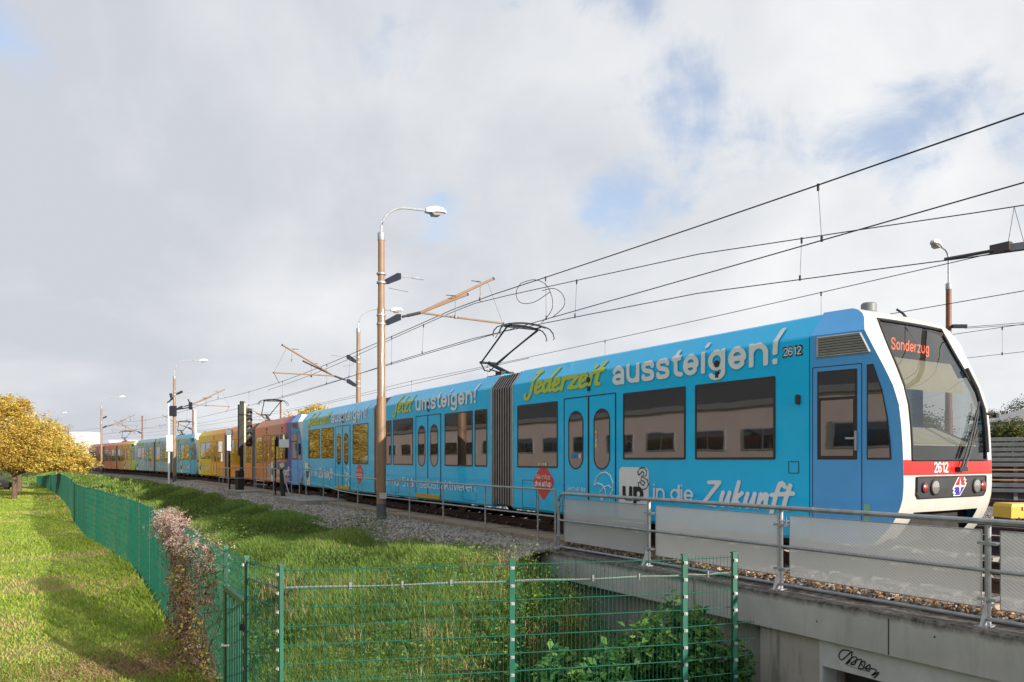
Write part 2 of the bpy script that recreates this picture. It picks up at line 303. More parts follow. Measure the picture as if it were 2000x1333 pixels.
def lawnmat():
    g = G('lawn_ground'); f = g.noise(.55, 9, .68); f2 = g.noise(6, 8, .7)
    c = g.ramp(f, [(.36, (.17, .26, .035)), (.5, (.28, .35, .06)), (.6, (.43, .37, .13)), (.72, (.4, .29, .14))]); c = g.mix(.45, c, g.ramp(f2, [(.3, (.09, .13, .02)), (.55, (.19, .28, .04)), (.75, (.38, .32, .14))]))
    g.l(c, g.b.inputs['Base Color']); g.b.inputs['Roughness'].default_value = .95; g.bump(g.noise(25, 6, .7), .8, .05); return g.m
M['lawn'] = lawnmat()
def bankmat():
    g = G('bank_soil_grass'); c = g.mix(.5, g.ramp(g.noise(.8, 8, .65), [(.35, (.05, .08, .02)), (.55, (.1, .15, .03)), (.7, (.16, .13, .06))]), g.ramp(g.noise(9, 8, .7), [(.3, (.02, .04, .008)), (.7, (.09, .14, .03))]))
    g.l(c, g.b.inputs['Base Color']); g.b.inputs['Roughness'].default_value = .95; g.bump(g.noise(12, 7, .7), 1, .12); return g.m
M['bank'] = bankmat()
M['dirt'] = mat('far_ground', (.12, .12, .06), .95, var=.4, scale=.05); M['asphalt'] = mat('pale_path', (.3, .29, .28), .9, var=.15, scale=2)
M['grassL'] = leafmat('lawn_blades', [(0, (.13, .2, .022)), (.35, (.27, .39, .045)), (.6, (.38, .47, .07)), (.82, (.55, .47, .15)), (1, (.55, .38, .2))])
M['grassB'] = leafmat('bank_blades', [(0, (.06, .09, .025)), (.3, (.13, .22, .04)), (.65, (.25, .40, .075)), (.88, (.40, .41, .14)), (1, (.55, .42, .24))])
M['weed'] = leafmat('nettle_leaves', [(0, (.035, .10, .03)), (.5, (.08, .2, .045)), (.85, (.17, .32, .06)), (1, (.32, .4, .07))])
M['gold'] = leafmat('golden_leaves', [(0, (.22, .14, .03)), (.25, (.5, .32, .06)), (.55, (.72, .53, .11)), (.78, (.8, .66, .2)), (.88, (.42, .45, .09)), (1, (.26, .36, .07))], .4)
M['greenleaf'] = leafmat('green_leaves', [(0, (.02, .04, .012)), (.5, (.05, .085, .02)), (.85, (.11, .13, .03)), (1, (.25, .17, .04))])
M['oliveleaf'] = leafmat('olive_leaves', [(0, (.05, .05, .015)), (.5, (.14, .12, .03)), (.85, (.24, .17, .05)), (1, (.3, .2, .07))])
M['drylitter'] = leafmat('dry_leaves', [(0, (.12, .06, .03)), (.5, (.34, .2, .1)), (1, (.6, .42, .26))], .2)
M['vineflower'] = leafmat('dry_flower_heads', [(0, (.4, .24, .22)), (.45, (.62, .45, .40)), (.8, (.78, .63, .56)), (1, (.85, .74, .64))], .3)
M['vineleaf'] = leafmat('vine_leaves', [(0, (.1, .05, .03)), (.35, (.3, .14, .09)), (.6, (.26, .2, .06)), (.85, (.36, .36, .06)), (1, (.55, .42, .08))], .3)
# ---------------------------------------------------------------- track geometry: p = distance across the tracks, s = distance along them
TAB = [(-80, 32.1), (13, 32.1), (20, 31.2), (30, 30.), (38, 30.6), (60, 33.8), (90, 37.5), (120, 41.0), (150, 43), (420, 50)]
P0 = 10.225; STEP = 0.25; SS = np.arange(-80, 420, STEP)
HH = np.radians(np.interp(SS, [a for a, b in TAB], [b for a, b in TAB])); PX = np.zeros(len(SS)); PY = np.zeros(len(SS))
dX = -np.sin((HH[1:]+HH[:-1])/2)*STEP; dY = np.cos((HH[1:]+HH[:-1])/2)*STEP
PX[1:] = np.cumsum(dX); PY[1:] = np.cumsum(dY); i0 = int(80/STEP); h0 = math.radians(32.1)
PX += P0*math.cos(h0)-PX[i0]; PY += P0*math.sin(h0)-PY[i0]
def pw(s, p):
    """world x, y of a point at along-track s, across-track p"""
    x = np.interp(s, SS, PX); y = np.interp(s, SS, PY); h = np.interp(s, SS, HH); o = np.asarray(p)-P0
    return x+o*np.cos(h), y+o*np.sin(h)
def P3(s, p, z): x, y = pw(s, p); return (float(x), float(y), z)
def sm(t): t = np.clip(t, 0, 1); return t*t*(3-2*t)
def hgt(s, p):
    """ground height: ballast shoulder, bank, lawn, dip beside the underpass"""
    s = np.asarray(s, float); p = np.asarray(p, float)
    z = np.interp(p, [-1e3, 1.9, 2.4, 3.5, 5.5, 6.9, 7.5, 60], [-1.8, -1.8, -1.74, -1.42, -0.82, -0.5, -0.27, -0.25])
    z = z - 1.75*sm((11.3-s)/5.2)*sm((p-3.0)/3.2)*(p < 7.86) + 0.05*np.sin(s*1.1+p)*np.sin(p*1.9-s*.3)*((p < 6.9) & (p > 2.4))
    return z
def strip(name, s0, s1, ns, p0, p1, npp, zf, m, kind='structure'):
    s = np.linspace(s0, s1, ns); p = np.linspace(p0, p1, npp); S, Pg = np.meshgrid(s, p, indexing='ij'); X, Y = pw(S, Pg)
    V = np.stack([X, Y, zf(S, Pg)], -1).reshape(-1, 3); i = np.arange((ns-1)*(npp-1)); a = (i//(npp-1))*npp+i % (npp-1)
    F = np.stack([a, a+1, a+npp+1, a+npp], 1); o = npmesh(name, V, [F], m, smooth=True); return tag(o, kind=kind)
b = MB(); b.add([(-3000, -3000, -3.9), (3000, -3000, -3.9), (3000, 3000, -3.9), (-3000, 3000, -3.9)], [(0, 1, 2, 3)]); tag(b.build('ground', M['dirt']), kind='structure')
strip('lawn', -4, 260, 265, -46, 2.0, 40, lambda s, p: hgt(s, p)+0.03*np.sin(s*.7)*np.sin(p*.9), M['lawn'])
strip('embankment', -4, 260, 700, 1.98, 7.0, 34, lambda s, p: hgt(s, p), M['bank'])
strip('ballast_bed', 11.2, 300, 600, 6.95, 8.4, 10, lambda s, p: hgt(s, p)+0.02*np.sin(s*5)*np.sin(p*7), M['ballast'])
strip('track_bed', -70, 300, 300, 8.38, 64, 40, lambda s, p: -0.25+0*s, M['ballast'])
strip('far_plateau', -70, 400, 100, 63.8, 900, 12, lambda s, p: -0.27+0*s, M['dirt'])
# left paved path beyond the lawn tree
b = MB(); pts = [P3(60, -7.5, -1.765), P3(76, -7.3, -1.765), P3(76, -14, -1.765), P3(60, -14, -1.765)]; b.add(pts, [(0, 1, 2, 3)]); tag(b.build('path', M['asphalt']), kind='structure')
# rails, sleepers
def track(pc, s0, s1, step, clips):
    prof = [(-.07, -.17), (.07, -.17), (.07, -.155), (.012, -.13), (.012, -.045), (.036, -.035), (.036, 0), (-.036, 0), (-.036, -.035), (-.012, -.045), (-.012, -.13), (-.07, -.155)]
    b = MB()
    for sg in (-1, 1):
        ss = np.arange(s0, s1, step); loops = [[P3(s, pc+sg*.7535+a, z) for a, z in prof] for s in ss]
        b.loft(loops, 0); b.add([P3(s, pc+sg*.7535+a, .004) for s in ss for a in (-.02, .02)], [(2*i, 2*i+1, 2*i+3, 2*i+2) for i in range(len(ss)-1)], 1)
    s = s0+.3
    while s < min(s1, clips):
        h = float(np.interp(s, SS, HH)); c = P3(s, pc, -.235); b.box(c, (2.4, .26, .13), 2, rz=h)
        if clips > 30:
            for a in (-.87, -.64, .64, .87):
                b.box(P3(s, pc+a, -.145), (.07, .1, .05), 0, rz=h); b.tube([P3(s, pc+a, -.15), P3(s, pc+a, -.09)], .016, 6, 3)
        s += .65
    o = b.build('railway_track', [M['rust'], M['railtop'], M['sleeper'], M['clip']]); tag(o, kind='structure'); return o
track(P0, -30, 260, 1.5, 46); track(P0+3.75, -30, 260, 2.5, 24); track(P0+7.3, -30, 200, 3, 20); track(27.5, -60, 200, 4, -100)
b = MB()      # cable trough lids used as a walkway
s = 11.35
while s < 60:
    h = float(np.interp(s+.5, SS, HH)); dz = random.uniform(-.012, .012); b.box(P3(s+.49, 8.74+random.uniform(-.015, .015), -.2+dz), (.74, .975, .12), 0, rz=h+random.uniform(-.006, .006)); s += 1.0
tag(b.build('walkway', M['slab']), kind='structure')
b = MB(); h = float(np.interp(28.5, SS, HH)); b.box(P3(28.2, 8.25, -.2), (1.7, 3.9, .26), 0, rz=h); b.box(P3(38.6, 8.0, -.24), (1.7, 2.6, .22), 0, rz=float(np.interp(38, SS, HH))); tag(b.build('pavement', M['foot']), kind='structure')
# ---------------------------------------------------------------- lettering: strokes turned into clean outlines
def arc(cx, cy, rx, ry, a0, a1, n=14): return [(cx+rx*math.cos(math.radians(a0+(a1-a0)*k/n)), cy+ry*math.sin(math.radians(a0+(a1-a0)*k/n))) for k in range(n+1)]
def spl(pts, k=6):
    P = [Vector(p) for p in pts]; r = []
    for i in range(len(P)-1):
        p0 = P[max(i-1, 0)]; p1 = P[i]; p2 = P[i+1]; p3 = P[min(i+2, len(P)-1)]
        for j in range(k): t = j/k; r.append(tuple(0.5*((2*p1)+(p2-p0)*t+(2*p0-5*p1+4*p2-p3)*t*t+(3*p1-p0-3*p2+p3)*t**3)))
    return r+[tuple(P[-1])]
def glyph(c, w):
    """upright grotesque letter: x height 1, capitals 1.38 -> advance, [(points, clip)]"""
    h = w/2; W = .78+w*.55; A = 1.38; B = 9
    def st(x, y0, y1): return ([(x, y0-1), (x, y1+1)], (-B, B, y0, y1))
    def bar(x0, x1, y): return ([(x0-1, y), (x1+1, y)], (x0, x1, -B, B))
    def arch(x0, x1): return (arc((x0+x1)/2, .55, (x1-x0)/2, .45-h, 180, 0)+[(x1, -1)], (-B, B, 0, B))
    def bowl(cy=.5, ry=.5, a0=0, a1=360, wd=None): return (arc((wd or W)/2, cy, (wd or W)/2-h, ry-h, a0, a1, 24), None)
    dot = lambda x, y: ([(x, y-1), (x, y+1)], (-B, B, y-h*1.05, y+h*1.05))
    if c == ' ': return .45, []
    if c == 'n': return W+.1, [st(h, 0, 1), arch(h, W-h)]
    if c == 'h': return W+.1, [st(h, 0, A), arch(h, W-h)]
    if c == 'm': V = W*.86; return 2*V-w+.1, [st(h, 0, 1), arch(h, V-h), arch(V-h, 2*V-w-h)]
    if c == 'u': return W+.1, [st(W-h, 0, 1), ([(W-x, 1-y) for x, y in arch(h, W-h)[0]], (-B, B, -B, 1))]
    if c == 'r': return .52+w*.4, [st(h, 0, 1), (arc(h+.36, .5, .36, .5-h, 180, 80), (-B, h+.36+w*.1, -B, B))]
    if c == 'i': return w+.12, [st(h, 0, 1), dot(h, A-h)]
    if c == 'l' or c == 'I': return w+.12+(.06 if c == 'I' else 0), [st(h, 0, A)]
    if c == 'o': return W+.1, [bowl()]
    if c == 'ö': return W+.1, [bowl(), dot(W*.3, 1.25), dot(W*.7, 1.25)]
    if c == 'c': return W+.02, [bowl(a0=48, a1=312)]
    if c == 'e': return W+.08, [bowl(a0=0, a1=318), bar(h, W-h*.2, .49)]
    if c == 'b': return W+.1, [st(h, 0, A), bowl()]
    if c == 'd': return W+.1, [st(W-h, 0, A), bowl()]
    if c == 'p': return W+.1, [st(h, -.38, 1), bowl()]
    if c == 'g': return W+.1, [([(W-h, 2), (W-h, -.02)]+arc(W/2, -.02, W/2-h, .38-.02-h, 0, -155), (-B, B, -B, 1)), bowl(.53, .47)]
    if c == 'a': return W+.06, [(arc(W/2-.02, .62, W/2-h-.02, .38-h, 160, 0)+[(W-h-.04, -1)], (-B, B, 0, B)), (arc(W/2-.02, .3, W/2-h-.02, .3-h, 0, 360, 24), None)]
    if c in 'sS':
        k = 1 if c == 's' else A; V = W*(.92 if c == 's' else 1.1); return V+.08, [(spl([(V-h*1.05, .74*k), (V*.78, k-h*1.15), (V/2, k-h), (V*.2, k-h*1.3), (h*1.02, .74*k), (V*.24, .575*k), (V/2, .51*k), (V*.78, .43*k), (V-h, .27*k), (V*.8, h*1.3), (V/2, h), (V*.2, h*1.2), (h*.95, .27*k)]), None)]
    if c == 't': x = h+.13; return .56+w*.3, [([(x, 2.3), (x, .32)]+arc(x+.3, .32, .3, .32-h, 180, 275), (-B, B, -B, 1.28)), bar(0, .5+w*.3, 1-h*.8)]
    if c == 'k': return W+.02, [st(h, 0, A), ([(h, .3), (W+.3, 1.32)], (h, B, -B, 1)), ([(W*.42, .62), (W+.12, -.35)], (-B, B, 0, B))]
    if c == 'v': return W, [([(h*.2, 1.35), (W/2, h*.4)], (-B, B, 0, 1)), ([(W-h*.2, 1.35), (W/2, h*.4)], (-B, B, 0, 1))]
    if c == 'z': return W, [bar(0, W-.06, 1-h), bar(0, W-.04, h), ([(W-h*1.6, 1-h), (h*1.6, h)], None)]
    if c == 'f': x = h+.13; return .5+w*.2, [([(x, -1), (x, 1.05)]+arc(x+.26, 1.05, .26, A-h-1.05, 180, 85), (-B, B, 0, B)), bar(0, .48+w*.2, 1-h*.8)]
    V = 1.0+w*.6
    if c == 'A': return V, [([(h*.3, -.35), (V/2, A-h*.3)], (-B, B, 0, A)), ([(V-h*.3, -.35), (V/2, A-h*.3)], (-B, B, 0, A)), bar(V*.22, V*.78, .44)]
    if c == 'D': return V+.06, [st(h, 0, A), ([(h, A-h), (V*.45, A-h)]+arc(V*.45, A/2, V*.55-h, A/2-h, 90, -90)+[(h, h)], None)]
    if c in 'OÖ': return V+.14, [(arc(V/2, A/2, V/2-h, A/2-h, 0, 360, 28), None)]+([dot(V*.32, 1.62), dot(V*.68, 1.62)] if c == 'Ö' else [])
    if c == 'G': return V+.12, [(arc(V/2, A/2, V/2-h, A/2-h, 45, 330, 24), None), bar(V*.55, V-h*.6, .6), st(V-h, .1, .6)]
    if c == 'M': return V*1.22, [st(h, 0, A), st(V*1.15-h, 0, A), ([(h, A+.1), (V*.575, .2)], (-B, B, 0, A)), ([(V*1.15-h, A+.1), (V*.575, .2)], (-B, B, 0, A))]
    N_ = .82+w*.5
    if c == '1': return N_*.84, [st(N_*.6, 0, A), ([(N_*.6, A-h), (N_*.12, A-.3)], (N_*.14, B, -B, A))]
    if c == '2': return N_+.06, [(arc(N_/2, A-.38, N_/2-h, .38-h, 165, -25)+[(h*1.2, h)], None), bar(0, N_, h)]
    if c == '5': return N_+.06, [bar(h*.8, N_-.04, A-h), ([(h*1.4, A-h), (h*1.1, .7)], None), (arc(N_/2, .43, N_/2-h, .43-h, 140, -150, 20), None)]
    if c == '6': return N_+.06, [(arc(N_/2, .42, N_/2-h, .42-h, 0, 360, 24), None), (spl([(h, .42), (h*1.1, .85), (N_*.35, A-h*1.2), (N_*.62, A-h), (N_-h*1.1, A-.3)]), None)]
    if c == '!': return w+.3, [([(h+.2, 2.2), (h+.07, .9), (h+.04, .42)], (-B, B, .4, 1.45)), dot(h+.04, h*1.05)]
    if c == '.': return w+.14, [dot(h, h*1.05)]
    if c == ':': return w+.14, [dot(h, h*1.05), dot(h, 1-h)]
    if c == '/': return .5, [([(0, -.3), (.42, 1.6)], (-B, B, 0, A))]
    if c == '-': return .5, [bar(0, .4, .48)]
    return .5, []
GL = {  # brush letters, hand drawn strokes on x height 1
 'J': (1.02, [[(.55, 1.72), (.8, 1.78), (1.02, 1.72)], [(.93, 1.74), (.8, 1.0), (.68, .2), (.52, -.3), (.28, -.42), (.06, -.22), (.1, .0)]]),
 'e': (.80, [[(.14, .42), (.46, .52), (.62, .76), (.5, .97), (.26, .88), (.1, .52), (.14, .14), (.36, .0), (.66, .16)]]),
 'd': (.92, [[(.62, .85), (.36, .95), (.12, .6), (.1, .2), (.28, .02), (.5, .2), (.66, .6)], [(.86, 1.75), (.68, .7), (.66, .14), (.82, .05)]]),
 'r': (.72, [[(.22, .95), (.12, .02)], [(.16, .5), (.34, .86), (.56, .95), (.66, .82)]]),
 'z': (.86, [[(.12, .9), (.72, .92)], [(.72, .92), (.08, .06)], [(.08, .06), (.74, .04)]]),
 'i': (.44, [[(.24, .92), (.14, .05)], [(.33, 1.36), (.32, 1.42)]]),
 't': (.68, [[(.46, 1.6), (.26, .4), (.28, .08), (.5, .04)], [(.02, 1.0), (.7, 1.08)]]),
 'Z': (1.25, [[(.3, 1.62), (1.12, 1.66)], [(1.12, 1.66), (.06, .06)], [(.06, .06), (.98, .0)]]),
 'u': (.88, [[(.2, .94), (.1, .3), (.22, .02), (.44, .12), (.6, .6)], [(.68, .95), (.6, .25), (.76, .03)]]),
 'k': (.86, [[(.36, 1.72), (.1, .02)], [(.66, .95), (.2, .46)], [(.24, .5), (.64, .02)]]),
 'n': (.88, [[(.2, .94), (.1, .02)], [(.14, .4), (.38, .86), (.58, .9), (.58, .3), (.74, .04)]]),
 'f': (.62, [[(.76, 1.5), (.56, 1.74), (.38, 1.4), (.14, -.35)], [(.02, .92), (.64, 1.0)]]),
 '.': (.34, [[(.1, .06), (.14, .08)]])}
def text_polys(txt, w=.15, space=0.0, res=9):
    x0 = 0; segs = []
    for ch in txt:
        adv, sts = glyph(ch, w)
        for pts, cl in sts:
            cl2 = None if cl is None else (cl[0]+x0, cl[1]+x0, cl[2], cl[3]); segs.append(([(a+x0, b) for a, b in pts], cl2, w/2))
        x0 += adv+space
    return outline_fill(segs, res)
def brush_polys(txt, wd=.28, res=13):
    x0 = 0; segs = []
    for ch in txt:
        adv, sts = GL[ch]
        for st in sts: segs.append((spl([(x0+a+b*.12, b) for a, b in st], 5), None, wd/2))
        x0 += adv
    return outline_fill(segs, res)
def outline_fill(segs, res):
    """signed distance to the union of strokes -> polygons (marching squares)"""
    px = [p[0] for s in segs for p in s[0]]; py = [max(-.6, min(1.9, p[1])) for s in segs for p in s[0]]; x0, x1, y0, y1 = min(px)-.4, max(px)+.4, min(py)-.3, max(py)+.3
    nx = int((x1-x0)*res)+2; ny = int((y1-y0)*res)+2; gx = np.linspace(x0, x1, nx); gy = np.linspace(y0, y1, ny); GX, GY = np.meshgrid(gx, gy, indexing='ij'); D = np.full((nx, ny), 9.0)
    for pts, cl, h in segs:
        xs = [p[0] for p in pts]; m = slice(*np.searchsorted(gx, [min(xs)-.5, max(xs)+.5])); X = GX[m]; Y = GY[m]; d = np.full(X.shape, 9.0)
        for (ax, ay), (bx, by) in zip(pts, pts[1:]):
            ux, uy = bx-ax, by-ay; q = ux*ux+uy*uy+1e-9; t = np.clip(((X-ax)*ux+(Y-ay)*uy)/q, 0, 1); d = np.minimum(d, np.hypot(X-ax-t*ux, Y-ay-t*uy))
        d = d-h
        if cl: d = np.maximum.reduce([d, cl[0]-X, X-cl[1], cl[2]-Y, Y-cl[3]])
        D[m] = np.minimum(D[m], d)
    V = []; F = []; idx = {}
    def vid(x, y):
        k = (round(x, 5), round(y, 5))
        if k not in idx: idx[k] = len(V); V.append((x, y))
        return idx[k]
    S = D < 0; cnt = S[:-1, :-1].astype(int)+S[1:, :-1]+S[1:, 1:]+S[:-1, 1:]
    for j in range(ny-1):
        i = 0
        while i < nx-1:
            c = cnt[i, j]
            if c == 4:
                k = i
                while k+1 < nx-1 and cnt[k+1, j] == 4: k += 1
                F.append((vid(gx[i], gy[j]), vid(gx[k+1], gy[j]), vid(gx[k+1], gy[j+1]), vid(gx[i], gy[j+1]))); i = k+1; continue
            if c > 0:
                cs = [(i, j), (i+1, j), (i+1, j+1), (i, j+1)]; poly = []
                for a in range(4):
                    p = cs[a]; q = cs[(a+1) % 4]; dp = D[p]; dq = D[q]
                    if dp < 0: poly.append(vid(gx[p[0]], gy[p[1]]))
                    if (dp < 0) != (dq < 0): t = dp/(dp-dq); poly.append(vid(gx[p[0]]+(gx[q[0]]-gx[p[0]])*t, gy[p[1]]+(gy[q[1]]-gy[p[1]])*t))
                poly = [v for n_, v in enumerate(poly) if v != poly[n_-1]]
                if len(poly) >= 3: F.append(tuple(poly))
            i += 1
    return V, F
def fit(VF, x0, x1, z0, z1, ref=None):
    """scale letter polygons into a rectangle; ref = (lowest, highest) letter heights that should land on z0, z1"""
    V, Fc = VF; xs = [a for a, b in V]; ys = [b for a, b in V]; lo, hi = ref or (min(ys), max(ys))
    return [(x0+(a-min(xs))/(max(xs)-min(xs))*(x1-x0), z0+(b-lo)/(hi-lo)*(z1-z0)) for a, b in V], Fc
HW = 1.325; ZC = 3.1
def side(x, z, out=0.0, sg=-1):
    """point on the car side; above ZC the side leans in to the roof edge"""
    if z <= ZC: return (x, sg*(HW+out), z)
    t = (z-ZC)/.276; return (x, sg*(HW-.27*t+out*.78), ZC+.33*t+out*.6)
def fold(VF, zc=ZC):
    V, Fc = VF; bm = bmesh.new(); vs = [bm.verts.new((a, 0, b)) for a, b in V]
    for f in Fc:
        try: bm.faces.new([vs[i] for i in f])
        except Exception: pass
    bmesh.ops.bisect_plane(bm, geom=bm.verts[:]+bm.edges[:]+bm.faces[:], plane_co=(0, 0, zc), plane_no=(0, 0, 1), dist=1e-5)
    bm.verts.index_update(); r = [(v.co.x, v.co.z) for v in bm.verts], [tuple(v.index for v in f.verts) for f in bm.faces]; bm.free(); return r
# ---------------------------------------------------------------- tram
class Sec:
    def __init__(s, s0, s1):
        a = Vector((*[float(v) for v in pw(s0, P0)], 0)); b = Vector((*[float(v) for v in pw(s1, P0)], 0)); x = (a-b).normalized(); y = Vector((-x.y, x.x, 0))
        s.T = Matrix(((x.x, y.x, 0, a.x), (x.y, y.y, 0, a.y), (0, 0, 1, 0), (0, 0, 0, 1))); s.L = (a-b).length
def letters(sec, par, name, VF, m, out=.016, sideof=-1):
    VF = fold(VF); b = MB(sec.T); b.add([side(x, z, out, sideof) for x, z in VF[0]], VF[1]); o = b.build(name, m, par); return o
def ring(b, o, i, y0, y1, mat=0):
    """frame between outer and inner outlines (x, z lists) from y0 (inside) to y1 (outside)"""
    n = len(o)
    vs = [(x, y1, z) for x, z in o]+[(x, y1, z) for x, z in i]+[(x, y0, z) for x, z in o]+[(x, y0, z) for x, z in i]; fs = []
    for k in range(n):
        j = (k+1) % n; fs += [(k, j, n+j, n+k), (k, 2*n+k, 2*n+j, j), (n+k, n+j, 3*n+j, 3*n+k)]
    b.add(vs, fs, mat)
def rrect(x0, x1, z0, z1, r, k=4):
    p = []
    for cx, cz, a0 in ((x1-r, z1-r, 0), (x0+r, z1-r, 90), (x0+r, z0+r, 180), (x1-r, z0+r, 270)):
        for j in range(k+1): a = math.radians(a0+90*j/k); p.append((cx+r*math.cos(a), cz+r*math.sin(a)))
    return p
def window(sec, root, x0, x1, z0, z1, y=-HW, r=.03, name='window', fw=.035, k=3):
    yo = y+(.009 if y > 0 else -.009); yp = y+(.004 if y > 0 else -.004); o = rrect(x0, x1, z0, z1, r, k); i = rrect(x0+fw, x1-fw, z0+fw, z1-fw, max(r-fw, .006), k)
    b = MB(sec.T); ring(b, o, i, y, yo); f = b.build(name, M['frame'], root)
    b = MB(sec.T); b.add([(a, yp, c) for a, c in i], [tuple(range(len(i)))]); b.build('pane', M['pane'], f, raw=y < 0); return f
def door(sec, root, x0, xm, x1, bodym, step=False, z0=.33, z1=2.63):
    for a, c in ((x0, xm-.012), (xm+.012, x1)):
        b = MB(sec.T); b.box(((a+c)/2, -HW-.003, (z0+z1)/2), (c-a-.03, .01, z1-z0-.03)); b.a = [q-sec.off for q in b.a]; n = b.build('door', bodym, root, attr=True)
        mid = (a+c)/2; hw = .245; o = rrect(mid-hw, mid+hw, 1.21, 2.37, hw-.005, 9); i = rrect(mid-hw+.025, mid+hw-.025, 1.235, 2.345, hw-.03, 9)
        b = MB(sec.T); ring(b, o, i, -HW-.006, -HW-.016); f = b.build('window_frame', M['frame'], n)
        b = MB(sec.T); b.add([(p, -HW-.0115, q) for p, q in i], [tuple(range(len(i)))]); b.build('pane', M['pane'], n, raw=True)
    b = MB(sec.T)
    for xx, wd in ((x0, .016), (xm, .03), (x1, .016)): b.box((xx, -HW-.006, (z0+z1)/2), (wd, .016, z1-z0))
    b.box(((x0+x1)/2, -HW-.005, z1+.004), (x1-x0, .014, .016)); b.build('door_seal', M['dark'], root)
    if step:
        b = MB(sec.T); b.box(((x0+x1)/2, -HW-.02, .385), (x1-x0-.1, .05, .11)); b.build('door_step', M['amber'], root)
def body(sec, root, x0, x1, mats):
    """plain car body between two cuts"""
    half = [(-HW+.05, .28), (-HW, .33), (-HW, .9), (-HW, 2.0), (-HW, ZC-.02), (-HW+.012, ZC+.012), (-1.07, 3.41), (-1.03, 3.435), (-.5, 3.49)]
    prof = half+[(-y, z) for y, z in reversed(half)]; n = max(2, int((x0-x1)/.5)+1); xs = [x0+(x1-x0)*k/(n-1) for k in range(n)]
    b = MB(sec.T); off = sec.off; b.loft([[(x, y, z) for y, z in prof] for x in xs], 0, along=[x-off for x in xs for _ in prof])
    o = b.build('car_body', mats[0], root, smooth=True, attr=True, angle=14); return o
def seams(sec, root, xs, hatch=()):
    for x, z0, z1 in xs: b = MB(sec.T); b.box((x, -HW-.001, (z0+z1)/2), (.009, .006, z1-z0)); b.build('panel_gap', M['dark'], root)
    for x0, x1, z0, z1 in hatch:
        b = MB(sec.T); q = .005; ring(b, [(x0-q, z0-q), (x1+q, z0-q), (x1+q, z1+q), (x0-q, z1+q)], [(x0+q, z0+q), (x1-q, z0+q), (x1-q, z1-q), (x0+q, z1-q)], -HW+.003, -HW-.004); b.build('hatch_outline', M['dark'], root)
def bogie(sec, root, xc):
    b = MB(sec.T); b.box((xc, 0, .32), (2.3, 1.9, .2)); b.box((xc, -.95, .25), (1.5, .12, .16)); b.box((xc, .95, .25), (1.5, .12, .16)); o = b.build('bogie', M['under'], root)
    for dx in (-.9, .9):
        for sy in (-1, 1):
            b = MB(sec.T); b.lathe((xc+dx, sy*.75, .3), [(.26, -.07), (.3, -.06), (.3, .05), (.33, .055), (.33, .075), (.1, .08)] if sy > 0 else [(.1, -.08), (.33, -.075), (.33, -.055), (.3, -.05), (.3, .06), (.26, .07)], 24, axis='Y')
            b.build('wheel', M['rust'], o, smooth=True)
def bellows(secA, xa, secB, xb, root):
    """folded gangway between the rear cut of A and the front cut of B"""
    def prof(k): 
        h = [(-HW*k, .36), (-HW*k, 1.8), (-HW*k, ZC-.05), (-1.08*k, 3.4-(1-k)*1.2), (0, 3.46-(1-k)*1.2)]; return h+[(-y, z) for y, z in reversed(h[:-1])]
    pa = [secA.T @ Vector((xa, 0, 0)), secA.T.to_3x3() @ Vector((0, 1, 0))]; pb = [secB.T @ Vector((xb, 0, 0)), secB.T.to_3x3() @ Vector((0, 1, 0))]
    b = MB(); nf = 8; loops = []; lit = []
    for f in range(nf):
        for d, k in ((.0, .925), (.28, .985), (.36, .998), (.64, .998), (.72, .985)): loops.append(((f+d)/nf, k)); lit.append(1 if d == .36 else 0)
    loops.append((1.0, .925)); L3 = []
    for tt, k in loops:
        c = pa[0].lerp(pb[0], tt); y = pa[1].lerp(pb[1], tt); L3.append([(c.x+y.x*q, c.y+y.y*q, z) for q, z in prof(k)])
    npf = len(L3[0])
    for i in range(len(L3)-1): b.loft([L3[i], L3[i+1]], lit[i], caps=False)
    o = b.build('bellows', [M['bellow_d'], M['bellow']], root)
    for sec, x in ((secA, xa+.035), (secB, xb-.035)):
        q = MB(sec.T); pr = [(-HW-.008, .34), (-HW-.008, ZC), (-1.06, 3.425), (0, 3.497)]; pr += [(-y, z) for y, z in reversed(pr[:-1])]
        for d in (0,): q.loft([[(x-.035, y, z) for y, z in pr], [(x+.035, y, z) for y, z in pr]])
        q.build('end_frame', M['alu'], root)
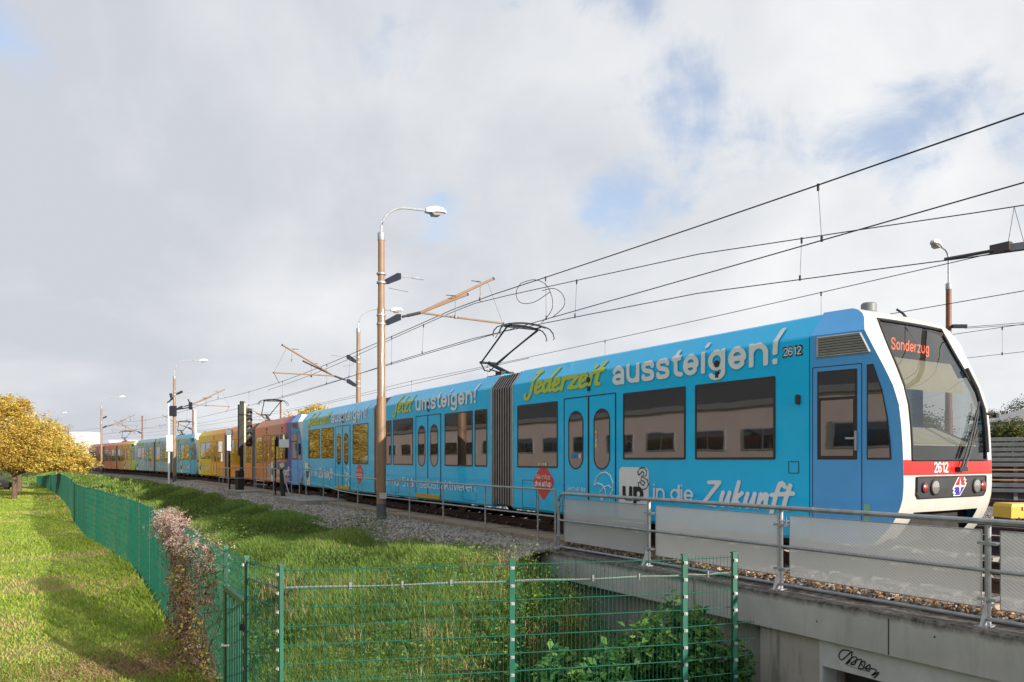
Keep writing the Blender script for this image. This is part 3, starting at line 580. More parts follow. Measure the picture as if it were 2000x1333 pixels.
def pantograph(sec, root, xb):
    R = lambda b, nm, p=None: b.build(nm, M['dark'], p or root)
    zk, zh = 4.05, 4.8
    b = MB(sec.T); b.box((xb, 0, 3.56), (.9, .7, .1)); b.box((xb-.1, 0, 3.66), (.3, .4, .12)); b.tube([(xb+.1, 0, 3.66), (xb-.95, 0, zk)], .055, 8); b.tube([(xb-.1, .2, 3.62), (xb-1.0, .05, zk-.16)], .02, 6)
    b.tube([(xb-.95, -.28, zk), (xb-.95, .28, zk)], .035, 8); b.tube([(xb-.95, -.26, zk), (xb-1.02, -.1, zk-.2), (xb-1.0, .05, zk-.22), (xb-.95, .26, zk)], .02, 6); o = R(b, 'pantograph')
    b = MB(sec.T); hx = xb+.85
    b.tube([(xb-.95, -.24, zk), (hx, -.5, zh-.07)], .024, 6); b.tube([(xb-.95, .24, zk), (hx, .42, zh-.07)], .024, 6); b.tube([(xb-.9, .22, zk-.06), (xb-.1, .3, zh-.45), (hx, .42, zh-.1)], .012, 6)
    b.tube([(hx, -.55, zh-.07), (hx, .5, zh-.07)], .02, 6); R(b, 'upper_arm', o)
    for dx in (-.17, .17):
        b = MB(sec.T); b.tube([(hx+dx, y, zh-.02+.05*(1-(y/.5)**2)) for y in (-.55, -.35, -.15, 0, .15, .35, .55)], .025, 6)
        for sy in (-1, 1): b.tube([(hx+dx, sy*.55, zh-.02), (hx+dx, sy*.68, zh-.06), (hx+dx, sy*.78, zh-.16), (hx+dx, sy*.82, zh-.28), (hx+dx, sy*.79, zh-.31)], .016, 6)
        R(b, 'contact_strip', o)
    b = MB(sec.T)
    for y in (-.45, .4): b.tube([(hx-.2, y, zh-.03), (hx+.2, y, zh-.03)], .018, 6)
    b.tube([(hx, -.45, zh-.035), (hx, .4, zh-.035)], .014, 6); R(b, 'head_frame', o)
FZ = [(.28, -.40), (.33, -.335), (.38, -.285), (.45, -.225), (.52, -.172), (.6, -.122), (.66, -.09), (.72, -.064), (.8, -.036), (.9, -.012), (1.05, 0), (1.2, 0), (1.395, -.005), (1.6, -.012), (1.85, -.028), (2.1, -.055), (2.35, -.125), (2.6, -.235), (2.85, -.355), (3.0, -.425), (3.1, -.47), (3.2, -.515), (3.29, -.555), (3.36, -.61), (3.42, -.69), (3.455, -.78)]
def fx(z): return float(np.interp(z, [a for a, b in FZ], [b for a, b in FZ]))
def wz(z): return HW if z <= ZC else HW-.27*(z-ZC)/.33
def tap(x): return HW-(x+1.19)*.1875   # half width of the tapering cab at x
def gw(z): return float(np.interp(z, [1.39, 2.2, 3.29], [.93, .92, .79]))
def cabside(x, z, out=0.0, sg=-1): k = wz(z)/HW; return (x+out*.18, sg*(tap(x)*k+out), z)
def nose(sec, root, cabm, front):
    T = sec.T; zs = [a for a, b in FZ]
    def row(z):
        f = fx(z); k = wz(z)/HW; p2x = f-.015; p2y = tap(p2x)*k
        kx = min(-1.1, p2x-.2); g = min(gw(z) if 1.3 < z < 3.3 else (.93 if z <= 1.3 else .79*min(1, k*1.05)), p2y-.1)
        h = [(-1.19, tap(-1.19)*k), (kx, tap(kx)*k), (p2x-.12, tap(p2x-.12)*k), (p2x, p2y), (f-.004, p2y-.06), (f, g), (f+.004, g-.13), (f+.015, .5), (f+.022, .25)]
        return [(x, -y, z) for x, y in h]+[(f+.025, 0, z)]+[(x, y, z) for x, y in reversed(h)]
    rows = [row(z) for z in zs]; nj = len(rows[0]); mats = [cabm, M['cream'], M['red'], M['under']]
    b = MB(T); vs = [p for r in rows for p in r]; fs = []; ms = []
    for i in range(len(zs)-1):
        zc = (zs[i]+zs[i+1])/2
        for j in range(nj-1):
            front_face = 5 <= j <= nj-7
            if front_face and 1.395 < zc < 3.29: continue                 # windscreen opening
            if front_face and zc < .72 and 6 <= j <= nj-8: continue        # coupler opening
            if j == nj-3 and 1.395 < zc < 2.6: continue                   # far cab window
            if j in (0, 1, 2, nj-2, nj-3, nj-4): m = 0
            elif 1.2 < zc < 1.395: m = 2
            else: m = 1
            fs.append((i*nj+j, i*nj+j+1, (i+1)*nj+j+1, (i+1)*nj+j)); ms.append(m)
    o0 = len(b.v); b.add(vs, fs); b.m = ms
    top = rows[-1]; b.add(top, [tuple(range(len(top)))], 3)
    mats[3] = M['roofg']; shell = b.build('cab_shell', mats, root, smooth=True, angle=24)
    # windscreen
    ws = [i for i, z in enumerate(zs) if 1.39 < z < 3.3]; b = MB(T); V = [rows[i][j] for i in ws for j in range(5, nj-5)]; nn = nj-10
    b.add([(x-.012, y, z) for x, y, z in V], [(i*nn+j, i*nn+j+1, (i+1)*nn+j+1, (i+1)*nn+j) for i in range(len(ws)-1) for j in range(nn-1)]); sc = b.build('windscreen', M['screen'], root, smooth=True)
    edge = [rows[i][5] for i in ws]+[rows[ws[-1]][j] for j in range(6, nj-5)]+[rows[i][nj-6] for i in reversed(ws)][1:]+[rows[ws[0]][j] for j in range(nj-7, 5, -1)]; edge.append(edge[0])
    b = MB(T); b.tube(edge, .02, 6, cap=False); b.build('screen_seal', M['dark'], sc)
    # far window
    b = MB(T); j = nj-3; ii = [i for i, z in enumerate(zs) if 1.39 < z < 2.61]; b.add([q for i in ii for q in (rows[i][j], rows[i][j+1])], [(2*k, 2*k+1, 2*k+3, 2*k+2) for k in range(len(ii)-1)]); b.build('window', M['pclear'], root)
    # red band over the bumper front lamps panel
    def onfront(y, z, out): return (fx(z)+.02-abs(y)**3*.02+out, y, z)
    def front_poly(pts, out, mt, nm, par):
        b = MB(T); b.add([onfront(y, z, out) for y, z in pts], [tuple(range(len(pts)))]); return b.build(nm, mt, par)
    b = MB(T); lo = [.905, .96, 1.03, 1.1, 1.175]; ys = [-.86, -.8, -.6, -.3, 0, .3, .6, .8, .86]; V = []
    for z in lo:
        k = 1 if z > .95 else .94
        V += [onfront(y*k, z, .012) for y in ys]
    b.add(V, [(i*9+j, i*9+j+1, (i+1)*9+j+1, (i+1)*9+j) for i in range(4) for j in range(8)]); lp = b.build('lamp_panel', M['panelg'] if front else M['dark'], root)
    b = MB(T); e = [V[j] for j in range(9)]+[V[i*9+8] for i in range(1, 5)]+[V[4*9+j] for j in range(7, -1, -1)]+[V[i*9] for i in range(3, -1, -1)]; b.tube([(x+.003, y, z) for x, y, z in e], .011, 5, cap=False); b.build('panel_rim', M['dark'], lp)
    for y, r, mt, nm in ((-.7, .05, 'rlens', 'tail_light'), (-.47, .085, 'lens', 'headlight'), (.58, .085, 'lens', 'headlight'), (.76, .055, 'rlens', 'tail_light')):
        b = MB(T); c = onfront(y, 1.04, 0); b.lathe((c[0], c[1], c[2]), [(r+.018, .0), (r+.018, .03), (r, .034)], 18, 0, 'X'); q = b.build(nm, M['frame'], lp)
        b = MB(T); b.lathe((c[0]+.034, c[1], c[2]), [(r, 0), (r*.6, .012), (.005, .016)], 18, 0, 'X'); b.build('lens', M[mt], q, smooth=True)
    # dark inside of the coupler opening, coupler, skirt
    b = MB(T); b.box((-.86, 0, .56), (1.12, 1.96, .5)); b.box((-.36, 0, .4), (.7, .22, .16)); b.box((-.5, -.5, .36), (.3, .1, .2)); b.box((-.5, .5, .36), (.3, .1, .2)); b.build('coupler', M['under'], root)
    # cab inside: floor, bulkhead, dashboard, blind, display
    b = MB(T); b.box((-.85, 0, .98), (1.1, 2.05, .08)); b.box((-1.5, -.75, 2.0), (.05, 1.0, 2.1)); b.box((-1.5, 1.0, 2.0), (.05, .5, 2.1)); b.box((-1.5, .4, 2.85), (.05, .9, .4)); b.box((-1.5, .4, 1.3), (.05, .9, .6)); b.box((-1.3, .55, 2.0), (.06, .1, 2.1)); b.box((-1.0, -.1, 2.05), (.3, .42, 1.1)); b.box((-1.35, .3, 2.35), (.06, .5, .07)); b.build('cab_interior', M['under'], root)
    b = MB(T); pr = [(-.1, 1.42), (-.1, 1.6), (-.16, 1.62), (-.62, 1.86), (-.7, 1.86), (-.7, 1.0), (-.12, 1.0)]; b.loft([[(x, y, z) for x, z in pr] for y in (-.88, .88)]); b.build('dashboard', M['dash'], root)
    b = MB(T); b.box((-.085, 0, 1.5), (.03, 1.78, .17)); b.build('dashboard_front', M['dark'], root)
    b = MB(T); b.add([(fx(z)-.05, y, z) for z in (2.32, 2.5, 2.78) for y in (-.86, -.3, .3, .68)], [(4*i+j, 4*i+j+1, 4*i+j+5, 4*i+j+4) for i in (0, 1) for j in range(3)]); b.build('sun_blind', M['beige'], root)
    b = MB(T); b.add([(fx(z)-.045, y, z) for z in (2.76, 2.82) for y in (-.86, .86)], [(0, 1, 3, 2)]); b.box((-.62, 0, 3.02), (.2, 1.6, .44)); b.build('display_housing', M['under'], root)
    # near-side cab door, quarter window, grille, on the tapering cab side
    def cp(pts, out, mt, nm, par):
        b = MB(T); b.add([cabside(x, z, out) for x, z in pts], [tuple(range(len(pts)))]); return b.build(nm, mt, par, raw=True)
    d = cp([(-1.165, .34), (-.52, .34), (-.52, 2.66), (-1.165, 2.66)], .004, cabm, 'cab_door', root)
    b = MB(T)
    for a, c in (((-1.165, .34), (-1.165, 2.66)), ((-1.165, 2.66), (-.52, 2.66)), ((-.52, 2.66), (-.52, .34))): b.tube([cabside(*a, .003), cabside(*c, .003)], .006, 4)
    b.build('door_seal', M['dark'], d)
    cp([(-1.1, 1.4), (-.575, 1.4), (-.575, 2.6), (-1.1, 2.6)], .007, M['frame'], 'window_frame', d)
    cp([(-1.05, 1.45), (-.625, 1.45), (-.625, 2.2), (-1.05, 2.2)], .010, M['pane'], 'pane', d); cp([(-1.08, 2.24), (-.6, 2.24), (-.6, 2.58), (-1.08, 2.58)], .010, M['pane'], 'pane', d)
    b = MB(T); x = -.6; b.tube([cabside(x+.01, 1.52, .02), cabside(x+.01, 1.78, .02)], .018, 6); b.tube([cabside(x, 1.68, .03), cabside(x-.11, 1.68, .045)], .014, 6); b.build('handle', M['alu'], d)
    qo = [(-.455, 1.4), (-.155, 1.4), (-.165, 1.62), (-.2, 1.95), (-.265, 2.3), (-.375, 2.64), (-.455, 2.64)]; f = cp(qo, .006, M['frame'], 'quarter_window', root)
    cxm, czm = -.33, 1.9; cp([(cxm+(x-cxm)*.88, czm+(z-czm)*.95) for x, z in qo], .009, M['pane'], 'pane', f)
    b = MB(T); g = [(-1.1, 2.8), (-.42, 2.8), (-.54, 3.06), (-1.1, 3.06)]
    for i in range(4): b.tube([cabside(*g[i], .006), cabside(*g[(i+1) % 4], .006)], .016, 4)
    b.add([cabside(x, z, .001) for x, z in g], [(0, 1, 2, 3)], 1); gr = b.build('ventilation_grille', [M['alu'], M['dark']], root); b = MB(T)
    for k in range(7):
        z = 2.825+k*.035; x1 = -.43-.12*(z-2.8)/.26; b.add([cabside(-1.09, z, .004), cabside(x1, z, .004), cabside(x1, z+.024, .02), cabside(-1.09, z+.024, .02)], [(0, 1, 2, 3)])
    b.build('slats', M['vent'], gr)
    # wipers, mirror bar
    b = MB(T)
    for y0, dy, dz in ((.1, .58, .82), (.15, .5, .55), (.2, .6, .95)):
        p = [(fx(1.26+dz*t)+.075-.03*t, y0+dy*t, 1.26+dz*t) for t in (0, .15, .4, .7, 1)]; b.tube(p, .013, 5)
    b.box((fx(1.28)+.05, .15, 1.27), (.08, .2, .06)); b.build('wiper', M['dark'], root)
    b = MB(T); b.tube([(fx(z)+.03, .9, z) for z in (1.5, 1.8, 2.1, 2.4, 2.7)], .028, 6); b.tube([(fx(2.05)+.03, .9, 2.05), (fx(2.05)+.13, 1.02, 2.02)], .02, 6); b.box((fx(2.05)+.12, 1.03, 2.02), (.05, .08, .07)); b.build('mirror_bar', M['dark'], root)
    return shell, onfront, lp
def swirl3(x0, z0, sc):
    """outline numeral 3 with a curl"""
    pts = [(.1, .72), (.02, .9), (.2, 1.08), (.5, 1.12), (.72, .95), (.68, .72), (.45, .6), (.75, .5), (.84, .25), (.66, .03), (.34, -.02), (.1, .12), (.08, .32), (.26, .38), (.3, .24), (.5, .2), (.58, .32), (.44, .42), (.28, .46), (.3, .62), (.46, .7), (.5, .86), (.36, .92), (.26, .8), (.1, .72)]
    return [(x0+a*sc, z0+b*sc) for a, b in pts]
def outline(sec, par, name, pts, m, r, out=.017):
    b = MB(sec.T); b.tube([side(x, z, out-r*.6) for x, z in pts], r, 5); return b.build(name, m, par)
def head_logo(sec, par, x0, z0, w, m):
    a = [(0, .55), (.12, .8), (.35, .96), (.62, 1), (.86, .9), (1, .66), (.98, .4), (.84, .2), (.8, 0), (.9, -.3)]; c = [(0, .55), (.2, .62), (.42, .58), (.6, .42), (.62, .2), (.46, .08), (.3, .16), (.34, .34), (.54, .5), (.78, .56), (.92, .48)]; d = [(.46, .08), (.3, -.02), (.2, -.2), (.3, -.32)]
    b = MB(sec.T)
    for q in (a, c, d): b.tube([side(x0+p*w, z0+t*w, .01) for p, t in q], .014, 5)
    return b.build('emblem', m, par)
TOPREF = (-.15, 1.75)
def tram(idx, s0, bm, cabm, label, cat='tram', texts=True, lower=True, front=True, ltop=None):
    sF = Sec(s0, s0+8.95); sM = Sec(s0+9.8, s0+16.65); sR = Sec(s0+17.5, s0+26.4); sF.off = 0; sM.off = 9.8; sR.off = 17.5
    base = sF.T @ Vector((-9, 0, 0)); root = thing('tram', tuple(base), label, cat, 'trams standing coupled in a row on the embankment')
    bF = body(sF, root, -1.19, -8.95, [bm]); body(sM, root, 0, -6.85, [bm]); body(sR, root, 0, -8.9, [bm])
    shell, onf, lp = nose(sF, root, cabm, front)
    bellows(sF, -8.95, sM, 0, root); bellows(sM, -6.85, sR, 0, root); pantograph(sM, root, -1.55)
    # windows and doors, near side
    window(sF, root, -8.71, -7.16, 1.225, 2.61); window(sF, root, -5.115, -3.55, 1.4, 2.61); window(sF, root, -3.34, -1.775, 1.4, 2.61); door(sF, root, -6.93, -6.13, -5.325, bm)
    window(sM, root, -6.71, -6.25, 1.24, 2.62); window(sM, root, -6.12, -4.615, 1.24, 2.62); door(sM, root, -4.4, -3.59, -2.78, bm, True); window(sM, root, -2.545, -.98, 1.23, 2.62); window(sM, root, -.875, -.25, 1.23, 2.62)
    window(sR, root, -8.0, -6.33, 1.45, 2.63); window(sR, root, -6.08, -4.46, 1.45, 2.63); door(sR, root, -4.2, -3.37, -2.5, bm, True); window(sR, root, -2.21, -.6, 1.24, 2.63)
    for sec, xs in ((sF, ((-8.7, -7.1), (-5.1, -3.5), (-3.3, -1.8))), (sM, ((-6.1, -4.6), (-2.5, -1))), (sR, ((-8, -6.3), (-2.2, -.6)))):
        for a, c in xs: window(sec, root, a, c, 1.3, 2.62, y=HW)
    seams(sF, root, [(-1.21, .33, 3.09), (-5.2, .33, .62), (-3.4, .33, .62), (-7.0, .33, .62)], [(-1.55, -1.385, 1.21, 1.37), (-8.5, -7.95, .35, .95)]); seams(sM, root, [(-5.9, .33, .6)], [(-1.5, -.8, .38, .62), (-6.3, -5.7, .4, .8)]); seams(sR, root, [(-5, .33, .9), (-1.2, .33, .6)])
    for sec, xc in ((sF, -2.4), (sF, -7.4), (sM, -3.4), (sR, -1.9), (sR, -7.0)): bogie(sec, root, xc)
    for sec, a in ((sF, -8.9), (sM, -6.8), (sR, -8.8)):
        b = MB(sec.T); b.box((a/2-.2, 0, .36), (-a-.9, 2.3, .12)); b.build('underframe', M['under'], root)
    # small fittings
    b = MB(sF.T); b.lathe((-1.0, -.28, 3.47), [(.12, 0), (.12, .03), (.105, .05), (.105, .15), (.085, .17)], 20); b.build('roof_aerial', M['grey'], root, smooth=True); b = MB(sF.T); b.lathe((-1.0, -.62, 3.44), [(.07, 0), (.07, .03), (.04, .05)], 14); b.build('roof_dome', M['grey'], root, smooth=True); b = MB(sF.T); b.tube([(-.8, .32, 3.46), (-.85, .32, 3.53), (-.93, .3, 3.6)], .018, 6); b.build('horn', M['dark'], root)
    b = MB(sF.T); b.add([(x, -HW-.03, z) for x, z in rrect(-1.425, -1.355, 2.17, 2.31, .03, 3)]+[(x, -HW, z) for x, z in rrect(-1.425, -1.355, 2.17, 2.31, .03, 3)], [tuple(range(16))]+[(i, (i+1) % 16, 16+(i+1) % 16, 16+i) for i in range(16)]); b.build('marker_lamp', M['insul'], root)
    for sec, x, z in ((sF, -2.864, 2.9), (sM, -3.55, 2.95), (sR, -3.3, 2.95), (sF, -6.12, 2.95)):
        b = MB(sec.T); b.lathe((x, -HW-.0, z), [(.055, -.03), (.05, .0)], 14, 0, 'Y'); b.box((x, -HW-.012, z-.17), (.06, .03, .09)); b.build('camera_housing', M['dark'], root)
    WH = M['white']
    if texts:
        ly = ltop or M['letter_y']
        letters(sF, root, 'lettering', fit(brush_polys('Jederzeit'), -8.45, -5.62, 2.83, 3.08, (0, 1)), ly)
        letters(sF, root, 'lettering', fit(text_polys('aussteigen!', .225, .05, res=13), -5.40, -1.70, 2.775, 3.115, (0, 1)), WH, .018)
        letters(sM, root, 'lettering', fit(brush_polys('Jetzt'), -6.16, -4.58, 2.82, 3.08, (0, 1)), ly)
        letters(sM, root, 'lettering', fit(text_polys('umsteigen!', .225, .05, res=13), -4.40, -.77, 2.79, 3.105, (0, 1)), WH, .018)
        letters(sR, root, 'lettering', fit(brush_polys('Jederzeit'), -8.14, -4.87, 2.82, 3.07, (0, 1)), ly)
        letters(sR, root, 'lettering', fit(text_polys('aussteigen!', .225, .05, res=11), -4.70, -.70, 2.79, 3.105, (0, 1)), WH, .018)
        letters(sM, root, 'lettering', fit(text_polys('in nur 5 Min. selbst aktivieren.', .13), -6.62, -.74, .60, .80, (0, 1)), WH, .018)
        for sec, xc, hw in ((sF, -7.68, .40), (sR, -1.48, .43)):
            pts = [(xc+hw*a, .885+.34*b) for a, b in ((0, -1), (.12, -.93), (.9, -.1), (1, .12), (.9, .35), (.45, .86), (.3, 1), (-.3, 1), (-.45, .86), (-.9, .35), (-1, .12), (-.9, -.1), (-.12, -.93))]
            d = letters(sec, root, 'sticker', (pts, [tuple(range(len(pts)))]), M['redlet'], .006)
            letters(sec, d, 'lettering', fit(text_polys('Alle Infos:', .13), xc-.29, xc+.27, .98, 1.06, (0, 1)), WH, .012); letters(sec, d, 'lettering', fit(text_polys('drei.at/up', .22), xc-.32, xc+.3, .83, .92, (0, 1)), WH, .012)
    if lower:
        for sec, a, full in ((sF, -5.22, True), (sR, -8.55, False)):
            bx = letters(sec, root, 'sticker', (rrect(a, a+.79, .34, 1.262, .09, 5), [tuple(range(24))]), WH, .008)
            letters(sec, bx, 'lettering', fit(text_polys('up', .3, res=12), a+.1, a+.66, .66, .92, (0, 1)), M['black'], .015); outline(sec, bx, 'emblem', swirl3(a+.5, .88, .34), M['black'], .011)
            if full: letters(sec, root, 'lettering', fit(text_polys('in die', .17), a+.91, a+1.85, .715, .91, (0, 1)), WH); letters(sec, root, 'lettering', fit(brush_polys('Zukunft.'), a+2.03, a+3.79, .69, .905, (0, 1)), WH, .016)
            else: letters(sec, root, 'lettering', fit(text_polys('in die', .17), a+1.0, a+1.95, .72, .92, (0, 1)), WH); letters(sec, root, 'lettering', fit(brush_polys('Zukunft.'), a+2.1, a+4.05, .70, .91, (0, 1)), WH, .016)
        letters(sF, root, 'lettering', fit(text_polys('Die modernste Mobilfunklösung Österreichs.', .17, res=8), -4.25, -1.41, .44, .545, (0, 1)), WH)
        head_logo(sF, root, -5.95, .6, .56, WH); head_logo(sR, root, -3.1, .6, .56, WH)
        letters(sF, root, 'lettering', fit(text_polys('Gleich up!-App', .16, res=7), -6.83, -6.2, .78, .85, (0, 1)), WH, .017)
    if front:
        # number on the side, number and display on the front, operator's mark
        letters(sF, root, 'number', fit(text_polys('2612', .34), -1.655, -1.315, 2.852, 3.008), M['black'], .006); letters(sF, root, 'number', fit(text_polys('2612', .17), -1.635, -1.335, 2.872, 2.988), WH, .010)
        def fr(VF, out, m, nm, par=root, f=onf):
            b = MB(sF.T); b.add([f(y, z, out) for y, z in VF[0]], VF[1]); return b.build(nm, m, par)
        fr(fit(text_polys('2612', .2, .05), -.46, -.12, 1.23, 1.37), .004, WH, 'number')
        fr(fit(text_polys('Sonderzug', .16, .14), -.53, .40, 2.90, 3.015, (0, 1)), 0, M['led'], 'destination_display', f=lambda y, z, o: (-.515, y, z))
        cy, cz = .14, 1.045; K = 1.02
        def mk(pts, out, m, par): return fr(([(cy+a*K, cz+c*K) for a, c in pts], [tuple(range(len(pts)))]), out, m, 'emblem', par)
        bk = mk([(-.145, .005), (-.02, .135), (.15, .135), (.12, .098), (.165, .088), (.135, .05), (.175, .038), (.145, .0), (.02, -.135), (-.15, -.135), (-.12, -.098), (-.165, -.088), (-.135, -.05), (-.175, -.038)], .016, WH, lp)
        up_ = [(-.115, .012), (-.012, .118), (.115, .118), (.085, .086), (.13, .074), (.1, .042), (.14, .03), (.122, .012)]; mk(up_, .020, M['red'], bk); mk([(-a, -c) for a, c in up_], .020, M['navy'], bk)
        mk([(0, .105), (.017, .017), (.105, 0), (.017, -.017), (0, -.105), (-.017, -.017), (-.105, 0), (-.017, .017)], .023, WH, bk)
        # stickers in the panes and beside the cab door
        for k, c in enumerate(((.55, .5, .2), (.6, .3, .2), (.3, .55, .75), (.6, .65, .2))):
            b = MB(sF.T); m_ = mat('round_sticker', c, .5, var=.03)
            zz = 1.93-k*.085; b.lathe((-5.88, -HW-.016, zz), [(.035, 0), (.035, -.002)], 12, 0, 'Y'); b.lathe((-7.83+k*.085, -HW-.013, 1.305), [(.04, 0), (.04, -.002)], 12, 0, 'Y'); b.build('sticker', m_, root)
        for k, c in enumerate(((.1, .4, .3), (.05, .2, .6), (.05, .2, .6), (.6, .62, .6))):
            b = MB(sF.T); b.box((-6.7+k*.1, -HW-.0165, 1.47), (.085, .002, .085)); b.build('sticker', mat('square_sticker', c, .5, var=.05), root)
        b = MB(sF.T); b.add([cabside(x, z, .005) for x, z in ((-.49, .6), (-.41, .6), (-.41, .82), (-.49, .82))], [(0, 1, 2, 3)]); b.build('sticker', mat('green_label', (.2, .45, .3), .5, var=.1), root)
    return root
tram(1, 5.25, M['blue'], M['cab'], 'bright blue tram with red nose band and orange display, foremost of the coupled row', texts=True)
tram(2, 32.5, M['wrap2'], M['cab'], 'orange and brown tram with pale blue cab, directly behind the bright blue tram', texts=False, front=False)
tram(3, 60.6, M['wrap3'], M['sky2'], 'grey teal tram with light blue cab, behind the pole with the white box', texts=True, front=False)
tram(4, 88.4, M['wrap4'], M['lime'], 'red brown tram with lime green cab, last in the row', texts=False, front=False)
# ---------------------------------------------------------------- bridge over the underpass
def prism_sp(b, poly, z0, z1, mat=0):
    """vertical prism from (s, p) corners"""
    n = len(poly); V = [P3(s, p, z0) for s, p in poly]+[P3(s, p, z1) for s, p in poly]
    b.add(V, [tuple(range(n)), tuple(range(2*n-1, n-1, -1))]+[(i, (i+1) % n, n+(i+1) % n, n+i) for i in range(n)], mat)
br = thing('bridge', P3(4, 8.2, -3.4), 'grey concrete bridge edge with stained beam and abutment above the underpass', 'bridge')
b = MB(); ss = np.linspace(-10, 11.5, 60); pr = [(7.85, -.76), (8.38, -.76), (8.38, -.29), (7.87, -.29), (7.85, -.31)]
rr = random.Random(3); b.loft([[P3(s, p, z+(rr.uniform(-.012, .012) if z > -.4 else 0)) for p, z in pr] for s in ss]); b.build('edge_beam', M['conc'], br)
for s in (-4, -1.1, 1.8, 4.7, 7.6, 10.4): b = MB(); b.box(P3(s, 7.849, -.55), (.006, .012, .4), 0, rz=h0); b.build('joint', M['dark_fill'], br)
for s in (10.9, 9.6, 8.1, 6.9, 5.6, 4.2, 3.1, 1.9):
    b = MB(); c = P3(s, 7.8492, -.5-.05*math.sin(s*7)); b.lathe(c, [(.011, -.001), (.011, .001)], 8, 0, 'X'); b.T = Matrix.Translation(c) @ Matrix.Rotation(h0, 4, 'Z') @ Matrix.Translation([-q for q in c]); b.build('tie_hole', M['dark'], br)
b = MB(); prism_sp(b, [(5.62, 7.93), (6.5, 7.93), (6.5, 8.8), (5.62, 8.8)], -3.9, -.762); prism_sp(b, [(6.5, 8.12), (12, 8.12), (12, 8.8), (6.5, 8.8)], -3.9, -.762); b.build('abutment', M['conc2'], br)
b = MB(); prism_sp(b, [(-10, 7.92), (5.615, 7.92), (5.615, 8.2), (-10, 8.2)], -1.09, -.763); pl = b.build('portal_lintel', M['lintel'], br)
b = MB(); prism_sp(b, [(5.57, 7.92), (5.615, 7.92), (5.615, 8.2), (5.57, 8.2)], -3.9, -1.092); b.build('portal_jamb', M['lintel'], br)
b = MB(); prism_sp(b, [(-10, 8.4), (5.57, 8.4), (5.57, 8.5), (-10, 8.5)], -3.9, -.77); b.build('dark_fill', M['dark_fill'], br)  # dark sheet put in for the dark inside of the underpass opening
b = MB(); prism_sp(b, [(-10, 8.39), (11, 8.39), (11, 8.8), (-10, 8.8)], -.76, -.3); b.build('deck', M['conc2'], br)
# scrawl on the lintel
def sc(t, z): return P3(5.38-t, 7.915, z)
pts = [sc(a, z) for a, z in spl([(.17, -.83), (.08, -.84), (.03, -.91), (.06, -.96), (.13, -.9), (.2, -.83), (.17, -.95), (.12, -.99), (.2, -.9), (.26, -.89), (.23, -.97), (.18, -.98), (.25, -.92), (.32, -.9), (.28, -1.0), (.34, -.99), (.36, -.91), (.31, -.94), (.4, -1.01), (.42, -.93), (.36, -.99), (.45, -.97), (.5, -.98), (.44, -1.05), (.53, -.99), (.47, -1.07)], 4)]
b = MB(); b.tube(pts, .007, 4); b.tube([sc(.12, -1.0), sc(.3, -1.015), sc(.42, -1.01)], .0025, 4); b.build('graffiti', M['black'], pl)
# parapet with perforated sheets
pr_ = thing('bridge_railing', P3(6, 8.1, -.3), 'galvanised tube railing filled with grey perforated sheets along the bridge edge', 'railing')
PS = [11.27, 8.81, 6.31, 3.8, 1.3, -1.2, -3.7]
for i, s in enumerate(PS):
    b = MB()
    if i == 0: b.tube([P3(s, 8.1, -.28), P3(s, 8.1, .62), P3(s-.03, 8.1, .70), P3(s-.1, 8.1, .755), P3(s-.2, 8.1, .77)], .03, 10)
    else: b.tube([P3(s, 8.1, -.28), P3(s, 8.1, .74)], .03, 10)
    po = b.build('post', M['rail_galv'], pr_, smooth=True)
    b = MB(); q = [P3(s, 8.085, .0), P3(s, 8.06, .0), P3(s, 7.93, -.29), P3(s, 8.085, -.29)]; h = float(np.interp(s, SS, HH)); t = Vector((-math.sin(h), math.cos(h), 0)); b.plate([Vector(v)-t*.006 for v in q], t, .012); b.box(P3(s, 8.04, -.283), (.22, .12, .014), 0, rz=h); b.build('bracket', M['alu'], po)
    for z in (.55, -.02):
        b = MB(); b.box(P3(s, 8.1, z), (.075, .17, .03), 0, rz=h); b.tube([P3(s+.08, 8.06, z), P3(s+.08, 8.15, z)], .012, 6); b.tube([P3(s-.08, 8.06, z), P3(s-.08, 8.15, z)], .012, 6); b.build('clamp', M['alu'], po)
for z, r, p, nm in ((.77, .032, 8.1, 'top_rail'), (.27, .021, 8.1, 'middle_rail'), (-.215, .021, 8.06, 'bottom_rail')):
    b = MB(); b.tube([P3(s, p, z) for s in np.linspace(PS[-1], PS[0]-(.2 if z > .7 else 0), 24)], r, 10)
    for s in (9.3, 5.85, 3.3, .8): b.tube([P3(s, p, z), P3(s-.02, p, z)], r+.003, 10)
    b.build(nm, M['rail_galv'], pr_, smooth=True)
for a, c in zip(PS, PS[1:]):
    b = MB(); prism_sp(b, [(a-.09, 8.16), (c+.09, 8.16), (c+.09, 8.165), (a-.09, 8.165)], -.12, .675)
    sh = b.build('sheet', M['sheet'], pr_)
    b = MB()
    for z in (-.12, .675): b.tube([P3(a-.09, 8.16, z), P3(c+.09, 8.16, z)], .007, 4)
    for s in (a-.09, c+.09): b.tube([P3(s, 8.16, -.12), P3(s, 8.16, .675)], .007, 4)
    b.build('sheet_edge', M['alu'], sh)
